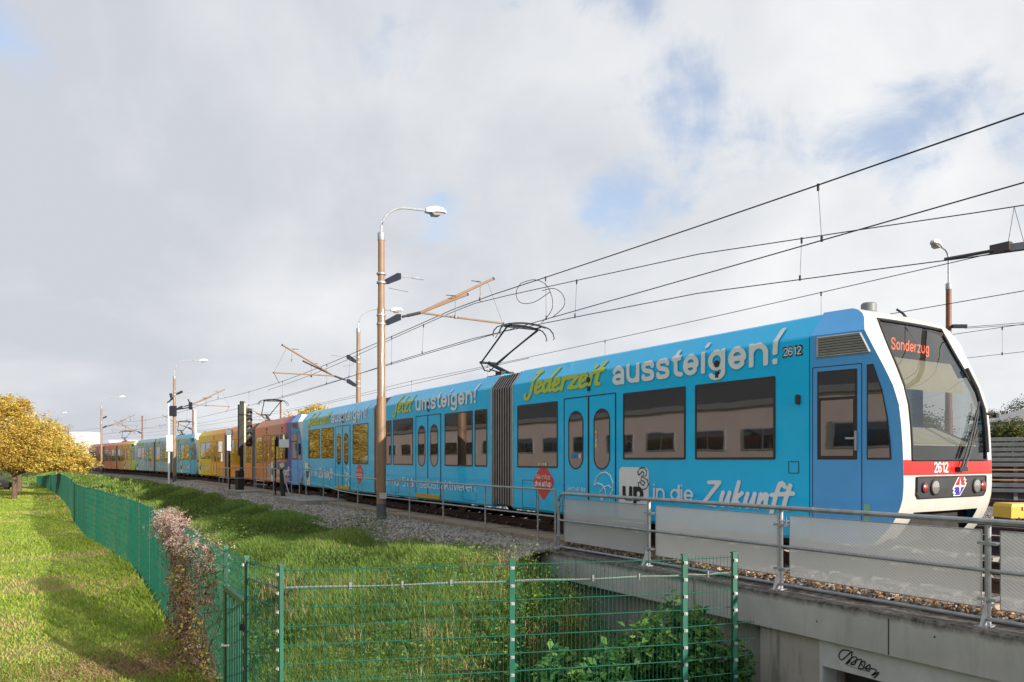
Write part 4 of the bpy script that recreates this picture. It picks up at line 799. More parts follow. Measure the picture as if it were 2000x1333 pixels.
# thin handrails beside the track
def handrail(posts, label, ztops=None, zb=-.2, group='thin steel handrails beside the walkway', curve_end=0):
    o = thing('handrail', P3(posts[0][0], posts[0][1], zb), label, 'railing', group); zt = ztops or [.83]*len(posts)
    for (s, p), z in zip(posts, zt):
        b = MB(); b.tube([P3(s, p, zb), P3(s, p, z)], .019, 8); b.build('post', M['rail_galv'], o, smooth=True)
    for k, nm in ((0, 'top_rail'), (-.5, 'middle_rail')):
        b = MB(); b.tube([P3(s, p, z+k) for (s, p), z in zip(posts, zt)], .0195 if k == 0 else .016, 8)
        b.build(nm, M['rail_galv'], o, smooth=True)
    return o
CS = [11.9, 13.94, 15.97, 17.96, 19.95, 21.97, 23.9, 25.6, 27.9, 28.9]
handrail([(11.32, 8.06)]+[(s, 8.06) for s in CS], 'long thin steel handrail between the brown pole and the bridge railing', [.83]*7+[.87, 1.0, 1.06, 1.0])
handrail([(30.1, 8.05), (31.6, 8.05), (33.4, 8.05), (35.4, 8.05), (37.6, 8.05)], 'short steel handrail between the signal and the black column', [1.0]*5)
handrail([(38.4, 8.3), (38.2, 6.95), (39.4, 6.9), (40.6, 6.9), (41, 8.2)], 'small steel handrail wrapped round the foot of the tram signal', [.98]*5)
for i, s in enumerate(CS[:6]):
    b = MB(); h = float(np.interp(s, SS, HH)); z0 = -.6; rr = random.Random(i); A = .21; Bq = .17
    b.loft([[tuple(Vector(P3(s, 8.02, z))+Vector((math.cos(h)*x*k-math.sin(h)*y*k, math.sin(h)*x*k+math.cos(h)*y*k, rr.uniform(-.012, .012)))) for x, y in ((-A, -Bq), (-.05, -Bq-.02), (A, -Bq), (A+.02, 0), (A, Bq), (0, Bq+.02), (-A, Bq), (-A-.02, .02))] for z, k in ((z0, 1.15), (-.24, 1.03), (-.21, .94))])
    o = b.build('concrete_footing', M['foot'], org=P3(s, 8.02, -.6)); tag(o, ['pale concrete footing of the handrail, nearest to the bridge', 'concrete footing of the handrail, second from the bridge', 'concrete footing of the handrail, third from the bridge', 'concrete footing of the handrail just right of the brown pole', 'concrete footing of the handrail hidden behind the brown pole foot', 'concrete footing of the handrail just left of the brown pole'][i], 'footing', 'concrete footings of the handrail')
# ---------------------------------------------------------------- masts and lamps
def lamp(b_arm, root, top, dirv, h, reach, droop=0.0):
    d = Vector((*dirv, 0)); t = Vector(top); k = 10; pts = [t+Vector((0, 0, -.1))]
    for i in range(k+1):
        a = math.pi/2*i/k; rad = reach*.62; pts.append(t+d*(rad*(1-math.cos(a)))+Vector((0, 0, (h-rad*.9)+rad*.9*math.sin(a))))
    pts.append(t+d*reach+Vector((0, 0, h+.04-droop))); b = MB(); b.tube(pts, .033, 8); b.build('lamp_arm', M['alu'], root, smooth=True)
    n = Vector((-d.y, d.x, 0)); c = t+d*(reach+.02)+Vector((0, 0, h+.04-droop)); tilt = .06
    def sect(x, w, z0, z1): c0 = c+d*x+Vector((0, 0, x*tilt)); return [tuple(c0+n*w*q+Vector((0, 0, z))) for q, z in ((-1, z0), (-1, (z0+z1)*.5), (-.7, z1), (.7, z1), (1, (z0+z1)*.5), (1, z0))]
    b = MB(); b.loft([sect(0, .07, -.05, .06), sect(.12, .11, -.06, .1), sect(.3, .15, -.03, .13), sect(.5, .13, -.02, .11), sect(.62, .07, -.02, .05)]); hd = b.build('lamp_head', M['lamphead'], root)
    b = MB(); b.loft([sect(.16, .09, -.06, -.04), sect(.22, .115, -.13, -.04), sect(.42, .115, -.12, -.03), sect(.54, .08, -.05, -.03)]); b.build('lamp_glass', M['lens'], hd)
def mast(x, y, label, zb=-.45, ztop=7.6, side=1, lamph=.8, lampr=1.25, arms=True, armz=5.2, thin=1.0, pm='pole', base=True, second=True, group='brown catenary masts along the tracks', dirv=None, lampd=None, reach=3.3):
    s_i = int(np.argmin((PX-x)**2+(PY-y)**2)); h = float(HH[s_i]); d = dirv or (side*math.cos(h), side*math.sin(h)); D = Vector((*d, 0)); nq = Vector((-D.y, D.x, 0))
    root = thing('catenary_mast', (x, y, zb), label, 'mast', group); n = 18; T = thin
    b = MB(); b.lathe((x, y, 0), [(.128*T, .2 if base else zb), (.128*T, 3.02), (.125*T, 3.08), (.11*T, 3.16), (.11*T, 5.5), (.108*T, 5.53), (.092*T, 5.6), (.09*T, ztop-.22)], n); b.build('shaft', M[pm], root, smooth=True)
    if base:
        b = MB(); b.lathe((x, y, 0), [(.155*T, zb), (.155*T, -.25), (.138*T, -.2), (.134*T, .2)], n); b.build('base', M['polebase'], root, smooth=True)
    b = MB(); b.lathe((x, y, 0), [(.095*T, ztop-.22), (.1*T, ztop-.21), (.1*T, ztop-.02), (.06*T, ztop+.02)], n); b.build('cap', M['alu'] if lamph else M[pm], root, smooth=True)
    if lamph: lamp(None, root, (x, y, ztop), lampd or d, lamph, lampr)
    if not arms: return root
    c = Vector((x, y, 0)); rp = .11*T
    for zc in ((armz, armz+1.13) if second else (armz,)):
        for dz in (-.1, .14):
            b = MB(); b.lathe((x, y, zc+dz), [(rp+.012, -.028), (rp+.02, -.02), (rp+.02, .02), (rp+.012, .028)], n)
            q = b.build('clamp', M['alu'], root, smooth=True)
        b = MB(); p0 = c+D*rp; pl = [p0+Vector((0, 0, zc-.12)), p0+D*.12+Vector((0, 0, zc-.1)), p0+D*.45+Vector((0, 0, zc+.06)), p0+D*.45+Vector((0, 0, zc+.22)), p0+D*.34+Vector((0, 0, zc+.22)), p0+D*.02+Vector((0, 0, zc+.02))]
        b.loft([[tuple(v-nq*.05) for v in pl], [tuple(v+nq*.05) for v in pl]]); b.build('bracket', M['bracket'], q)
    if second:   # tension links on the upper bracket
        b = MB(); z = armz+1.27; b.tube([c+D*(rp+.45)+Vector((0, 0, z)), c+D*(rp+1.0)+Vector((0, 0, z+.02))], .016, 6); b.tube([c+D*(rp+.8)+Vector((0, 0, z+.015)), c+D*(rp+1.15)+Vector((0, 0, z+.02))], .03, 6); b.build('tension_link', M['clip'], root); b = MB(); b.tube([c+D*(rp+.1)+Vector((0, 0, z-.35)), c+D*(rp+.6)-nq*.2+Vector((0, 0, z-.44))], .016, 6); b.build('tension_link', M['clip'], root)
    st = c+D*(rp+.5)+Vector((0, 0, armz+.16)); J = st+D*.55+Vector((0, 0, .17)); up = Vector((0, 0, 1))
    b = MB(); b.tube([st, st+D*.16+up*.05], .035, 8); b.tube([st+D*.16+up*.05, J], .045, 8); ins = b.build('insulator', M['insul'], root)
    k = reach/3.3
    def arm(dx, dz, r, nm, side_=0.0, m='pole'):
        b = MB(); e = J+D*dx*k+up*dz+nq*side_; b.tube([J, e], r, 10); a = b.build(nm, M[m], root, smooth=True)
        b = MB(); b.tube([e, e+(e-J).normalized()*.04], r*1.15, 10); b.build('end_cap', M['dark'], a); return e
    e1 = arm(2.35, 1.25, .04, 'cantilever_tube'); e2 = arm(1.35, .62, .036, 'cantilever_tube', -.25 if second else -.01); e3 = arm(2.75, -.02, .03, 'steady_arm', .1)
    for e, f, zt in ((e1, .82, .42), (e2, .75, .5)):   # hangers carrying the messenger wires
        b = MB(); q = J.lerp(e, f); b.tube([q+up*.07-D*.12, q+up*.09, q, q-up*.14, q-up*zt], .014, 6); b.tube([q-up*(zt-.05), q-up*(zt+.06)], .04, 6); b.tube([q+up*.08-D*.3, q+up*.09], .012, 6); b.build('hanger', M['insul'], root)
    b = MB(); q = J.lerp(e1, .92); b.tube([q, e3], .005, 4); b.tube([e3, e3-up*.3-D*.15, e3-up*.46-D*.25], .012, 6); b.build('stay_wire', M['wire'], root)
    return root
m1 = mast(-3.57, 20.2, 'tall brown lamp mast with two clamped brackets, nearest the blue tram', lamph=.80, lampr=1.3)
b = MB(); b.box((-3.5, 20.06, .42), (.2, .03, .16), 0, rz=.1); b.build('number_plate', M['alu'], m1)
m2 = mast(-25.1, 55, 'brown lamp mast with hanging white box, in front of the teal tram', zb=-.5, lamph=1.25, lampr=1.7)
# gear on the second mast
b = MB(); b.box((-25.33, 54.72, 2.6), (.34, .3, 1.2)); b.build('equipment_box', M['whitep'], m2); b = MB(); b.tube([(-25.4, 54.75, -.4), (-25.4, 54.75, 5.6)], .07, 8); b.build('conduit', M['whitep'], m2)
b = MB(); b.box((-25.1, 54.8, 5.0), (.34, .4, .75)); b.tube([(-25.5, 54.8, 5.6), (-25.2, 54.8, 5.9), (-25.3, 54.8, 6.3)], .1, 6); b.box((-23.95, 55.1, 5.4), (.2, .2, .55)); b.tube([(-24.1, 55.0, 5.9), (-23.8, 55.1, 5.2)], .05, 6); b.tube([(-25.1, 55, 5.1), (-23.9, 55.1, 5.3)], .05, 6); b.build('disconnector', M['bracket'], m2)
b = MB(); b.tube([(-23.7, 55.3, 5.1), (-23.65, 55.3, 2.6)], .06, 8); b.build('conduit', M['whitep'], m2)
mast(-48.3, 87, 'brown lamp mast in front of the red brown tram at the far end', zb=-.5, lamph=1.25, lampr=1.9)
mast(-74, 118, 'farthest lamp mast, half hidden behind the golden tree', zb=-.6, lamph=1.3, lampr=2.0)
mast(-7.25, 34.9, 'brown lamp mast rising behind the roof of the blue tram', side=-1, lamph=1.0, lampr=1.6, lampd=(.85, .53), armz=4.95)
for x, y, lb in ((-24.4, 78, 'slim brown mast behind the blue cab roof of the orange tram'), (-39.7, 92, 'slim brown mast behind the nose of the teal tram'), (-52.5, 105, 'slim brown mast behind the middle of the teal tram')):
    mast(x, y, lb, lamph=0, arms=True, side=-1, pm='pole_d', second=False, base=False, thin=.9)
for x, y, lb in ((-90, 150, 'thin far mast left of the red brown tram, before the white block'), (-118, 185, 'thin far mast beside the golden tree top')):
    mast(x, y, lb, lamph=0, side=1, pm='pole_d', second=False, base=False, thin=1.2)
m = mast(15.35, 26, 'dark brown lamp mast standing behind the tram nose on the right', lamph=1.15, lampr=.62, arms=False, pm='pole_d', dirv=(-1, 0), lampd=(-.8, -.6))
b = MB(); b.box((15.6, 25.8, 6.05-.0), (.5, .12, .12)); b.build('bracket', M['bracket'], m)
# ---------------------------------------------------------------- overhead wires
def wire(label, pts, r=.011, droppers=(), group='overhead line wires', loops=()):
    o = thing('overhead_wire', pts[0], label, 'wire', group); b = MB(); b.tube(pts, r, 6); b.build('cable', M['wire'], o)
    for (a, c) in droppers:
        b = MB(); a = Vector(a); c = Vector(c); b.tube([a, c], .004, 4); b.tube([a+Vector((0, 0, .02)), a-Vector((0, 0, .09))], .02, 6); b.tube([c+Vector((0, 0, .08)), c-Vector((0, 0, .02))], .02, 6)
        b.build('dropper', M['wire'], o)
    for lp in loops:
        b = MB(); b.tube(lp, .009, 5); b.build('jumper', M['wire'], o)
    return o
def sag(s, sup, zs, dz):
    for (a, za), (c, zc) in zip(zip(sup, zs), zip(sup[1:], zs[1:])):
        if a <= s <= c: t = (s-a)/(c-a); return za+(zc-za)*t-4*dz*t*(1-t)
    return zs[-1]
SUP = [-40, -20, 19, 61, 101, 140, 180, 220]; ZM = [5.9, 5.95, 6.0, 5.95, 5.95, 5.95, 5.95, 5.95]
def m1z(s): return sag(s, SUP, ZM, .28 if s > -20 else .1)
def pc1(s): return 10.22+.12*math.sin(s*.08)
S1 = list(np.arange(-30, 215, 2.5))
wire('upper carrying wire above the tram track, thickest line on the right', [P3(s, pc1(s)+.05, m1z(s)) for s in S1], .012,
     [(P3(s, pc1(s)+.05, m1z(s)), P3(s-(.1), pc1(s), 4.84)) for s in (7.35, 15.0, 25, 33, 41, 49, 70, 80, 90)],
     loops=[[P3(a, 10.28+.012*k, z) for k, (a, z) in enumerate(spl(q, 4))] for q in (
         [(15.98, 5.93), (16.25, 5.82), (16.32, 5.62), (16.1, 5.45), (15.6, 5.41), (15.0, 5.55)], [(15.98, 5.93), (15.45, 5.92), (15.0, 5.72), (14.8, 5.4), (14.85, 5.1), (15.2, 4.92), (15.45, 4.86)], [(15.0, 5.55), (14.55, 5.52), (14.25, 5.3), (14.3, 5.05), (14.85, 4.88)])])
wire('contact wire the pantograph of the blue tram presses against', [P3(s, pc1(s), 4.84) for s in S1], .010)
SC3 = [2, 5.9, 8, 11, 14.6, 18, 24, 30, 38, 46]; PC3 = [15.2, 13.7, 12.75, 11.5, 10.85, 10.3, 10.3, 10.45, 10.5, 10.5]
def pc3(s): return float(np.interp(s, SC3, PC3))
ss = list(np.arange(2, 46, 1.5)); wire('carrying wire slanting in from the neighbouring track at the right', [P3(s, pc3(s), m1z(s)-.12) for s in ss], .010, [(P3(s, pc3(s), m1z(s)-.12), P3(s, pc3(s)-.05, 4.86)) for s in (4.6, 9.1, 14.4, 22, 30)])
wire('contact wire slanting in from the section insulator at the right', [P3(s, pc3(s)-.05, 4.86) for s in ss], .010)
b = MB(); si = thing('section_insulator', P3(4, 13.2, 4.9), 'long grey wooden section insulator beam hung in the overhead line', 'insulator')
b.loft([[P3(s, pc3(s)-.05+q, 4.93+z) for q, z in ((-.04, -.06), (.04, -.06), (.04, .06), (-.04, .06))] for s in (6.1, 2.5, -1.5, -6)]); b.build('beam', M['slat'], si)
b = MB(); b.tube([P3(6.9, pc3(6.9)-.05, 4.88), P3(6.1, pc3(6.1)-.05, 4.93)], .03, 6); b.box(P3(6.15, pc3(6.15)-.05, 4.95), (.12, .3, .14), 0, rz=.55); b.build('end_fitting', M['insul'], si); b = MB(); b.tube([P3(4.4, pc3(4.4)-.05, 5.02), P3(0, 15, 5.05)], .012, 6); b.build('pull_off_wire', M['wire'], si)
b = MB(); b.tube([P3(6.0, pc3(6.0), m1z(6)-.12), P3(6.05, pc3(6)-.1, 5.0)], .005, 4); b.tube([P3(6.0, pc3(6.0), m1z(6)-.12), P3(5.85, pc3(6)-.02, 5.0)], .005, 4); b.build('suspension', M['wire'], si)
b = MB(); b.tube([P3(5.5, pc3(5.5), m1z(5.5)-.12), P3(5.3, pc3(5.3), m1z(5.3)-.12)], .035, 6); b.tube([P3(4.9, pc3(4.9), m1z(4.9)-.1), P3(4.7, pc3(4.7), m1z(4.7)-.1)], .04, 6); b.build('strain_insulator', M['insul'], si)
S3 = list(np.arange(-30, 150, 3))
for pcx, lb in ((17.0, 'yard track beyond the tram roof'), (13.9, 'second track just behind the tram'), (26.5, 'far right yard track')):
    zz = lambda s: 5.9-.2*math.sin((s % 40)/40*math.pi)
    if pcx != 13.9: wire('carrying wire over the '+lb, [P3(s, pcx, zz(s)) for s in S3], .010, [(P3(s, pcx, zz(s)), P3(s, pcx, 4.84)) for s in (12, 21, 30, 39, 48)])
    if pcx != 13.9 or True: wire('contact wire over the '+lb, [P3(s, pcx-.15, 4.84) for s in S3 if (s > 20 or pcx != 13.9)], .009)
wire('upper of two short pull-off wires at the dark mast on the right', [(15.8, 25.8, 6.02), (30, 22, 6.6)], .010); wire('lower of two short pull-off wires at the dark mast on the right', [(15.8, 25.8, 5.98), (30, 22, 6.35)], .010)
# ---------------------------------------------------------------- signal, boxes, column
def sigpos(s, p): x, y = pw(s, p); return float(x), float(y)
x, y = sigpos(39.2, 7.75); h = float(np.interp(39, SS, HH)); sg = thing('tram_signal', (x, y, -.2), 'tall black tram signal with cream edge and five hooded lights', 'signal')
f = Vector((math.sin(h), -math.cos(h), 0)); r_ = Vector((math.cos(h), math.sin(h), 0)); O = Vector((x, y, 0)); RZ = Matrix.Rotation(math.atan2(-math.cos(h), math.sin(h))+math.radians(18), 3, 'Z'); fr_ = RZ @ Vector((1, 0, 0)); ri = RZ @ Vector((0, 1, 0))
b = MB(); b.box(O+Vector((0, 0, 2.1)), (.12, .13, 4.55), 0, R=RZ); b.build('post', M['dark'], sg)
b = MB(); b.box(O+fr_*.02+ri*.13+Vector((0, 0, 2.4)), (.2, .09, 3.95), 0, R=RZ); b.build('cream_edge', mat('cream_strip', (.72, .62, .36), .5), sg)
b = MB(); b.box(O-ri*.12+Vector((0, 0, 2.9)), (.12, .1, 2.6), 0, R=RZ); b.build('backing_board', M['dark'], sg)
b = MB(); hc = O+ri*.36+Vector((0, 0, 3.05)); b.box(hc, (.16, .36, 1.95), 0, R=RZ); hd = b.build('signal_head', M['dark'], sg)
for k, z in enumerate((3.78, 3.42, 3.06, 2.70, 2.3)):
    b = MB(); c = hc+fr_*.08; c.z = z; pts = []
    for j in range(9):
        a = math.pi*(-.1+1.2*j/8); q = ri*math.cos(a)*.105+Vector((0, 0, 1))*math.sin(a)*.105; pts += [tuple(c+q), tuple(c+q*.95+fr_*.2)]
    b.add(pts, [(2*j, 2*j+2, 2*j+3, 2*j+1) for j in range(8)]); b.build('hood', M['dark'], hd)
    b = MB(); b.add([tuple(c+fr_*.01+ri*math.cos(2*math.pi*j/14)*.095+Vector((0, 0, math.sin(2*math.pi*j/14)*.095))) for j in range(14)], [tuple(range(14))]); b.build('lens', M['lens'], hd)
b = MB(); b.box(O+Vector((0, 0, .35))-ri*.1, (.3, .32, 1.0), 0, R=RZ); b.build('base_cabinet', M['dark'], sg)
x, y = sigpos(40.0, 7.3); b = MB(); o = thing('call_post', (x, y, -.2), 'short dark post carrying a yellow box beside the tram signal', 'post')
b.tube([(x, y, -.3), (x, y, 2.0)], .06, 8); b.build('post', M['bracket'], o); b = MB(); b.box((x+.35, y, 1.45), (.4, .3, .62), 0, rz=h); b.build('yellow_box', M['ybox'], o); b = MB(); b.box((x, y, 2.3), (.24, .2, .85), 0, rz=h); b.build('grey_box', M['alu'], o); b = MB(); b.box((x, y, 2.8), (.32, .26, .3), 0, rz=h); b.build('lamp_box', M['lens'], o)
x, y = sigpos(33.5, 8.15); o = thing('sign_post', (x, y, -.2), 'thin dark post with small white board in front of the orange tram', 'sign')
b = MB(); b.tube([(x, y, -.2), (x, y, 2.3)], .035, 8); b.tube([(x, y, 2.28), (x+.35, y-.1, 2.28)], .03, 6); b.build('post', M['bracket'], o); b = MB(); b.box((x+.42, y-.1, 2.12), (.42, .06, .36), 0, rz=.35); b.build('board', M['whitep'], o)
x, y = sigpos(30.0, 7.8); o = thing('light_column', (x, y, -.2), 'leaning black column with grey lamp box at the end of the short handrail', 'column')
b = MB(); b.tube([(x-.1, y, -.25), (x-.16, y, .5), (x-.18, y, 1.02)], .10, 8, r2=.07); b.box((x-.1, y, -.2), (.4, .3, .12)); b.build('column', M['dark'], o)
b = MB(); b.tube([(x-.1, y-.05, .95), (x+.0, y-.05, .5), (x+.2, y-.05, -.2)], .03, 6); b.build('cable_tube', M['alu'], o); b = MB(); b.box((x-.15, y-.02, 1.16), (.36, .26, .3)); hd = b.build('head', M['grey'], o); b = MB(); b.lathe((x-.1, y-.17, 1.17), [(.1, -.03), (.1, .02)], 14, 0, 'Y'); b.build('lens', M['lens'], hd)
# yellow point motor casings, marker board right of the nose
for i, (x, y, lb) in enumerate(((12.6, 18.2, 'yellow point motor box on the gravel right of the tram nose'),)):
    o = thing('point_machine', (x, y, -.25), lb, 'box'); b = MB(); b.loft([[(x-.6, y-.3, z) if 0 else (x+a*k, y+c*k, z) for a, c in ((-.55, -.35), (.75, -.35), (.75, .35), (-.55, .35))] for z, k in ((-.02, 1), (.26, .98), (.33, .92))]); b.build('casing', M['ybox'], o)
    b = MB(); b.box((x-.2, y-.37, .22), (.14, .012, .09)); b.build('plate', M['whitep'], o); b = MB()
    for k in range(5): b.tube([(x-.4+k*.14, y-.4, 0), (x-.42+k*.13, y-.5, -.12), (x-.5+k*.2, y-.6, -.22)], .02, 5)
    b.box((x, y, -.12), (1.1, .6, .2)); b.build('cables', M['dark'], o)
o = thing('buffer_board', P3(2.6, 11.6, 0), 'pale grey board on short posts just beyond the tram coupler', 'board')
b = MB(); c = Vector(P3(3.6, 11.0, .4)); b.box(c, (.75, .1, .16), 0, rz=.25); b.build('board', M['slat'], o)
for k in (-.22, .2):
    b = MB(); b.box(c+Vector((k, 0, -.34)), (.09, .09, .54)); b.build('post', M['whitep'], o)
# ---------------------------------------------------------------- green mesh fences
def panel(b, A, B, zt, zb0, zb1, pitch=.05, r=.003, zh=None):
    A = Vector((*A, 0)); B = Vector((*B, 0)); Ld = (B-A).length; t = (B-A)/Ld; nq = Vector((-t.y, t.x, 0)); n = int(round(Ld/pitch)); Lh = Ld
    for i in range(n+1):
        q = A+t*(Ld*i/n); zb = zb0+(zb1-zb0)*i/n
        vs = [tuple(q+t*a*r+nq*c*r+Vector((0, 0, z))) for z in (zb, zt+.03) for a, c in ((-1, 0), (0, -1), (1, 0), (0, 1))]
        b.add(vs, [(0, 1, 5, 4), (1, 2, 6, 5), (2, 3, 7, 6), (3, 0, 4, 7)])
    k = 0; z = zt
    while z > max(zb0, zb1)+.02:
        for sd in (-1, 1):
            o = nq*.007*sd; b.tube([A+o+Vector((0, 0, z)), B+o+Vector((0, 0, z))], .004, 4, cap=False)
        z -= .2
def fpost(par, x, y, zt, zb, rz, clips=True, nm='post'):
    b = MB(); b.box((x, y, (zt+zb)/2), (.06, .04, zt-zb), 0, rz=rz); b.box((x, y, zt+.006), (.075, .055, .02), 0, rz=rz); o = b.build(nm, M['fence'], par)
    if clips:
        b = MB(); R = Matrix.Rotation(rz, 3, 'Z'); z = zt-.085
        while z > zb+.2:
            b.box(Vector((x, y, z))+R @ Vector((0, -.035, 0)), (.045, .012, .034), 0, rz=rz); b.box(Vector((x, y, z))+R @ Vector((0.0, -.045, 0)), (.018, .01, .018), 0, rz=rz); z -= .2
        b.build('clips', M['clip'], o)
    return o
LF = [(-3.73, 9.63), (-5.0, 11.72), (-6.3, 13.85), (-7.59, 15.97), (-8.86, 18.1), (-10.2, 20.25), (-11.6, 22.35), (-13.05, 24.4), (-14.55, 26.45), (-16.05, 28.5), (-17.55, 30.5)]
far = [(-21.9, 37), (-27.8, 46.5), (-34.6, 57), (-41.9, 68), (-50, 79.5), (-58.5, 91)]
cur = LF[-1]; k = 0; poly = [LF[-1]]+far; acc = []
for a, c in zip(poly, poly[1:]):
    d = math.hypot(c[0]-a[0], c[1]-a[1]); n = max(1, int(round(d/2.5)))
    for i in range(1, n+1): acc.append((a[0]+(c[0]-a[0])*i/n, a[1]+(c[1]-a[1])*i/n))
LF = LF+acc
def fzt(y): return .22+.03*math.sin(y*.5)-(0 if y < 62 else (y-62)*.03)
lf = thing('mesh_fence', (-3.73, 9.63, -1.8), 'long green wire mesh fence curving away along the lawn on the left', 'fence', 'green wire mesh fences')
for i in range(len(LF)):
    x, y = LF[i]; q = LF[min(i+1, len(LF)-1)]; p = LF[max(i-1, 0)]; rz = math.atan2(q[1]-p[1], q[0]-p[0]); zt = fzt(y)
    fpost(lf, x, y, zt+.05, zt-2.1, rz, clips=(y < 25))
    if i < len(LF)-1:
        b = MB(); panel(b, (x, y), q, min(fzt(y), fzt(q[1])), zt-2.03, fzt(q[1])-2.03); b.build('mesh_panel', M['fence'], lf)
gt = thing('garden_gate', (-3.4, 9.1, -1.8), 'green metal gate with vertical bars at the fence corner', 'gate')
G1 = Vector((-3.73, 9.63, 0)); G2 = Vector((-3.08, 8.57, 0)); gd = (G2-G1).normalized(); grz = math.atan2(gd.y, gd.x)
b = MB()
for q in (G1+gd*.07, G2-gd*.07): b.box((q.x, q.y, -1.05), (.05, .05, 1.62), 0, rz=grz)
for z in (-.27, -1.84): b.box(((G1+G2)/2+Vector((0, 0, z))), ((G2-G1).length-.14, .05, .06), 0, rz=grz)
gf = b.build('gate_frame', M['fence'], gt); b = MB(); nb = 11
for i in range(nb): q = G1.lerp(G2, (i+1.2)/(nb+1.4)); b.box((q.x, q.y, -1.05), (.028, .028, 1.56), 0, rz=grz)
b.build('bars', M['fence'], gt); b = MB(); panel(b, (G1.x, G1.y), (G2.x, G2.y), .22, -.25, -.25); b.build('mesh_panel', M['fence'], gt)
b = MB(); q = G1+gd*.1; b.tube([(q.x-.04, q.y-.05, -.97), (q.x-.02, q.y-.12, -.97), (q.x+.05, q.y-.13, -.97), (q.x+.07, q.y-.1, -.97)], .014, 6); b.build('handle', M['whitep'], gt); b = MB(); q = G2-gd*.1; b.box((q.x, q.y-.05, -.55), (.07, .05, .07)); b.build('lock_case', M['dark'], gt)
for q in (G1, G2): fpost(gt, q.x, q.y, .27, -1.9, grz, clips=(q == G2), nm='gate_post')
rf = thing('mesh_fence', (0, 8.3, -1.8), 'green wire mesh fence with flat posts across the front of the grassy bank', 'fence', 'green wire mesh fences')
RF = [(-3.08, 8.57), (-2.46, 7.86), (0, 8.32), (2.04, 8.74), (2.69, 8.95)]
for i in range(1, 5):
    a, c = RF[i-1], RF[i]; rz = math.atan2(c[1]-a[1], c[0]-a[0]); fpost(rf, c[0], c[1], .27, -2.4, rz)
    b = MB(); panel(b, a, c, .22, -1.8 if i < 3 else -2.1, -1.8 if i < 3 else -2.1); b.build('mesh_panel', M['fence'], rf)
d = Vector((.95, .31, 0)); b = MB(); panel(b, (2.69, 8.95), (2.74, 8.966), .22, -.58, -.58); panel(b, (2.74, 8.966), (2.955, 9.036), -.58, -2.1, -2.1); b.build('mesh_panel', M['fence'], rf)
# cable tied along the fence
cb = thing('cable', (-3.08, 8.5, .02), 'pale cable tied along the second wire of the green fence', 'cable'); pts = []
for a, c in zip(RF, RF[1:]):
    for t in np.linspace(0, 1, 14, endpoint=False): pts.append((a[0]+(c[0]-a[0])*t+.0, a[1]+(c[1]-a[1])*t+.03, .032+.006*math.sin(t*11)-.006*math.sin(t*3.1)))
b = MB(); b.tube(pts, .009, 6); b.build('sheath', mat('pale_cable', (.24, .23, .22), .6, var=.15, scale=20), cb, smooth=True); b = MB()
for px in (-1.75, -1.2, -.68, .93, 1.49, 2.35): yy = float(np.interp(px, [q[0] for q in RF[1:]], [q[1] for q in RF[1:]])); b.box((px, yy+.02, .035), (.03, .03, .07), 0, rz=.3); b.build('tie', M['grey'], cb); b = MB()
# ---------------------------------------------------------------- grass, stones, weeds
def blades(name, X, Y, Z, hgts, wid, m, lean=.5, kind='stuff', tint=None, parent=None):
    n = len(X); a = RNG.uniform(0, 2*np.pi, n); la = RNG.uniform(0, 2*np.pi, n); ln = hgts*lean*RNG.uniform(.2, 1.3, n); wd = wid*RNG.uniform(.6, 1.3, n)
    cx, cy = np.cos(a)*wd/2, np.sin(a)*wd/2; lx, ly = np.cos(la)*ln, np.sin(la)*ln; B = np.stack([X, Y, Z], -1)
    def pt(ox, oy, oz): return B+np.stack([ox, oy, oz], -1)
    V = np.stack([pt(-cx, -cy, 0*X-.02), pt(cx, cy, 0*X-.02), pt(cx*.8+lx*.35, cy*.8+ly*.35, hgts*.58), pt(-cx*.8+lx*.35, -cy*.8+ly*.35, hgts*.58), pt(lx, ly, hgts*.95)], 1).reshape(-1, 3)
    i = np.arange(n)*5; F4 = np.stack([i, i+1, i+2, i+3], 1); F3 = np.stack([i+3, i+2, i+4], 1)
    t = np.repeat(np.clip(tint if tint is not None else RNG.beta(2, 2.2, n), 0, 1), 5); o = npmesh(name, V, [F4, F3], m, {'tint': t}, parent=parent)
    if kind and parent is None: tag(o, kind=kind)
    return o
def lump(x, y, sc, seed):
    """cheap smooth value noise 0..1 for clumping"""
    r = np.random.default_rng(seed); v = 0*x
    for k in range(7):
        a = r.uniform(0, 6.28); f = sc*r.uniform(.5, 1.7); v = v+np.sin((x*np.cos(a)+y*np.sin(a))*f+r.uniform(0, 6.28))
    return np.clip(v/7*1.6+.5, 0, 1)
def bank_grass(n, s0, s1, p0, p1, hm, wd, seed, name='bank_grass', q=1.0):
    s = s0+(s1-s0)*RNG.uniform(0, 1, n)**q; p = RNG.uniform(p0, p1, n); X, Y = pw(s, p); Z = hgt(s, p); c = lump(X, Y, 1.6, seed); c2 = lump(X, Y, .6, seed+5)
    ht = hm*(.45+.9*c)*RNG.uniform(.6, 1.25, n)*np.clip((7.3-p)*.9+.1, .25, 1); t = RNG.beta(2, 2.3, n)*.75+.3*(c-.5)+.45*np.clip(c2-.62, 0, 1); dry = RNG.uniform(0, 1, n) < .03+.2*np.clip(lump(X, Y, .9, seed+9)-.72, 0, 1); t[dry] = RNG.uniform(.85, 1, dry.sum())
    return X, Y, Z, ht, wd, t
def mkbank(parts, name):
    X = np.concatenate([q[0] for q in parts]); Y = np.concatenate([q[1] for q in parts]); Z = np.concatenate([q[2] for q in parts]); H = np.concatenate([q[3] for q in parts]); W = np.concatenate([np.full(len(q[0]), q[4]) for q in parts]); T = np.concatenate([q[5] for q in parts])
    keep = Y > 7.2; o = blades(name, X[keep], Y[keep], Z[keep], H[keep], W[keep], M['grassB'], tint=T[keep]); return tag(o, 'long unmown grass and weeds covering the railway bank', 'grass')
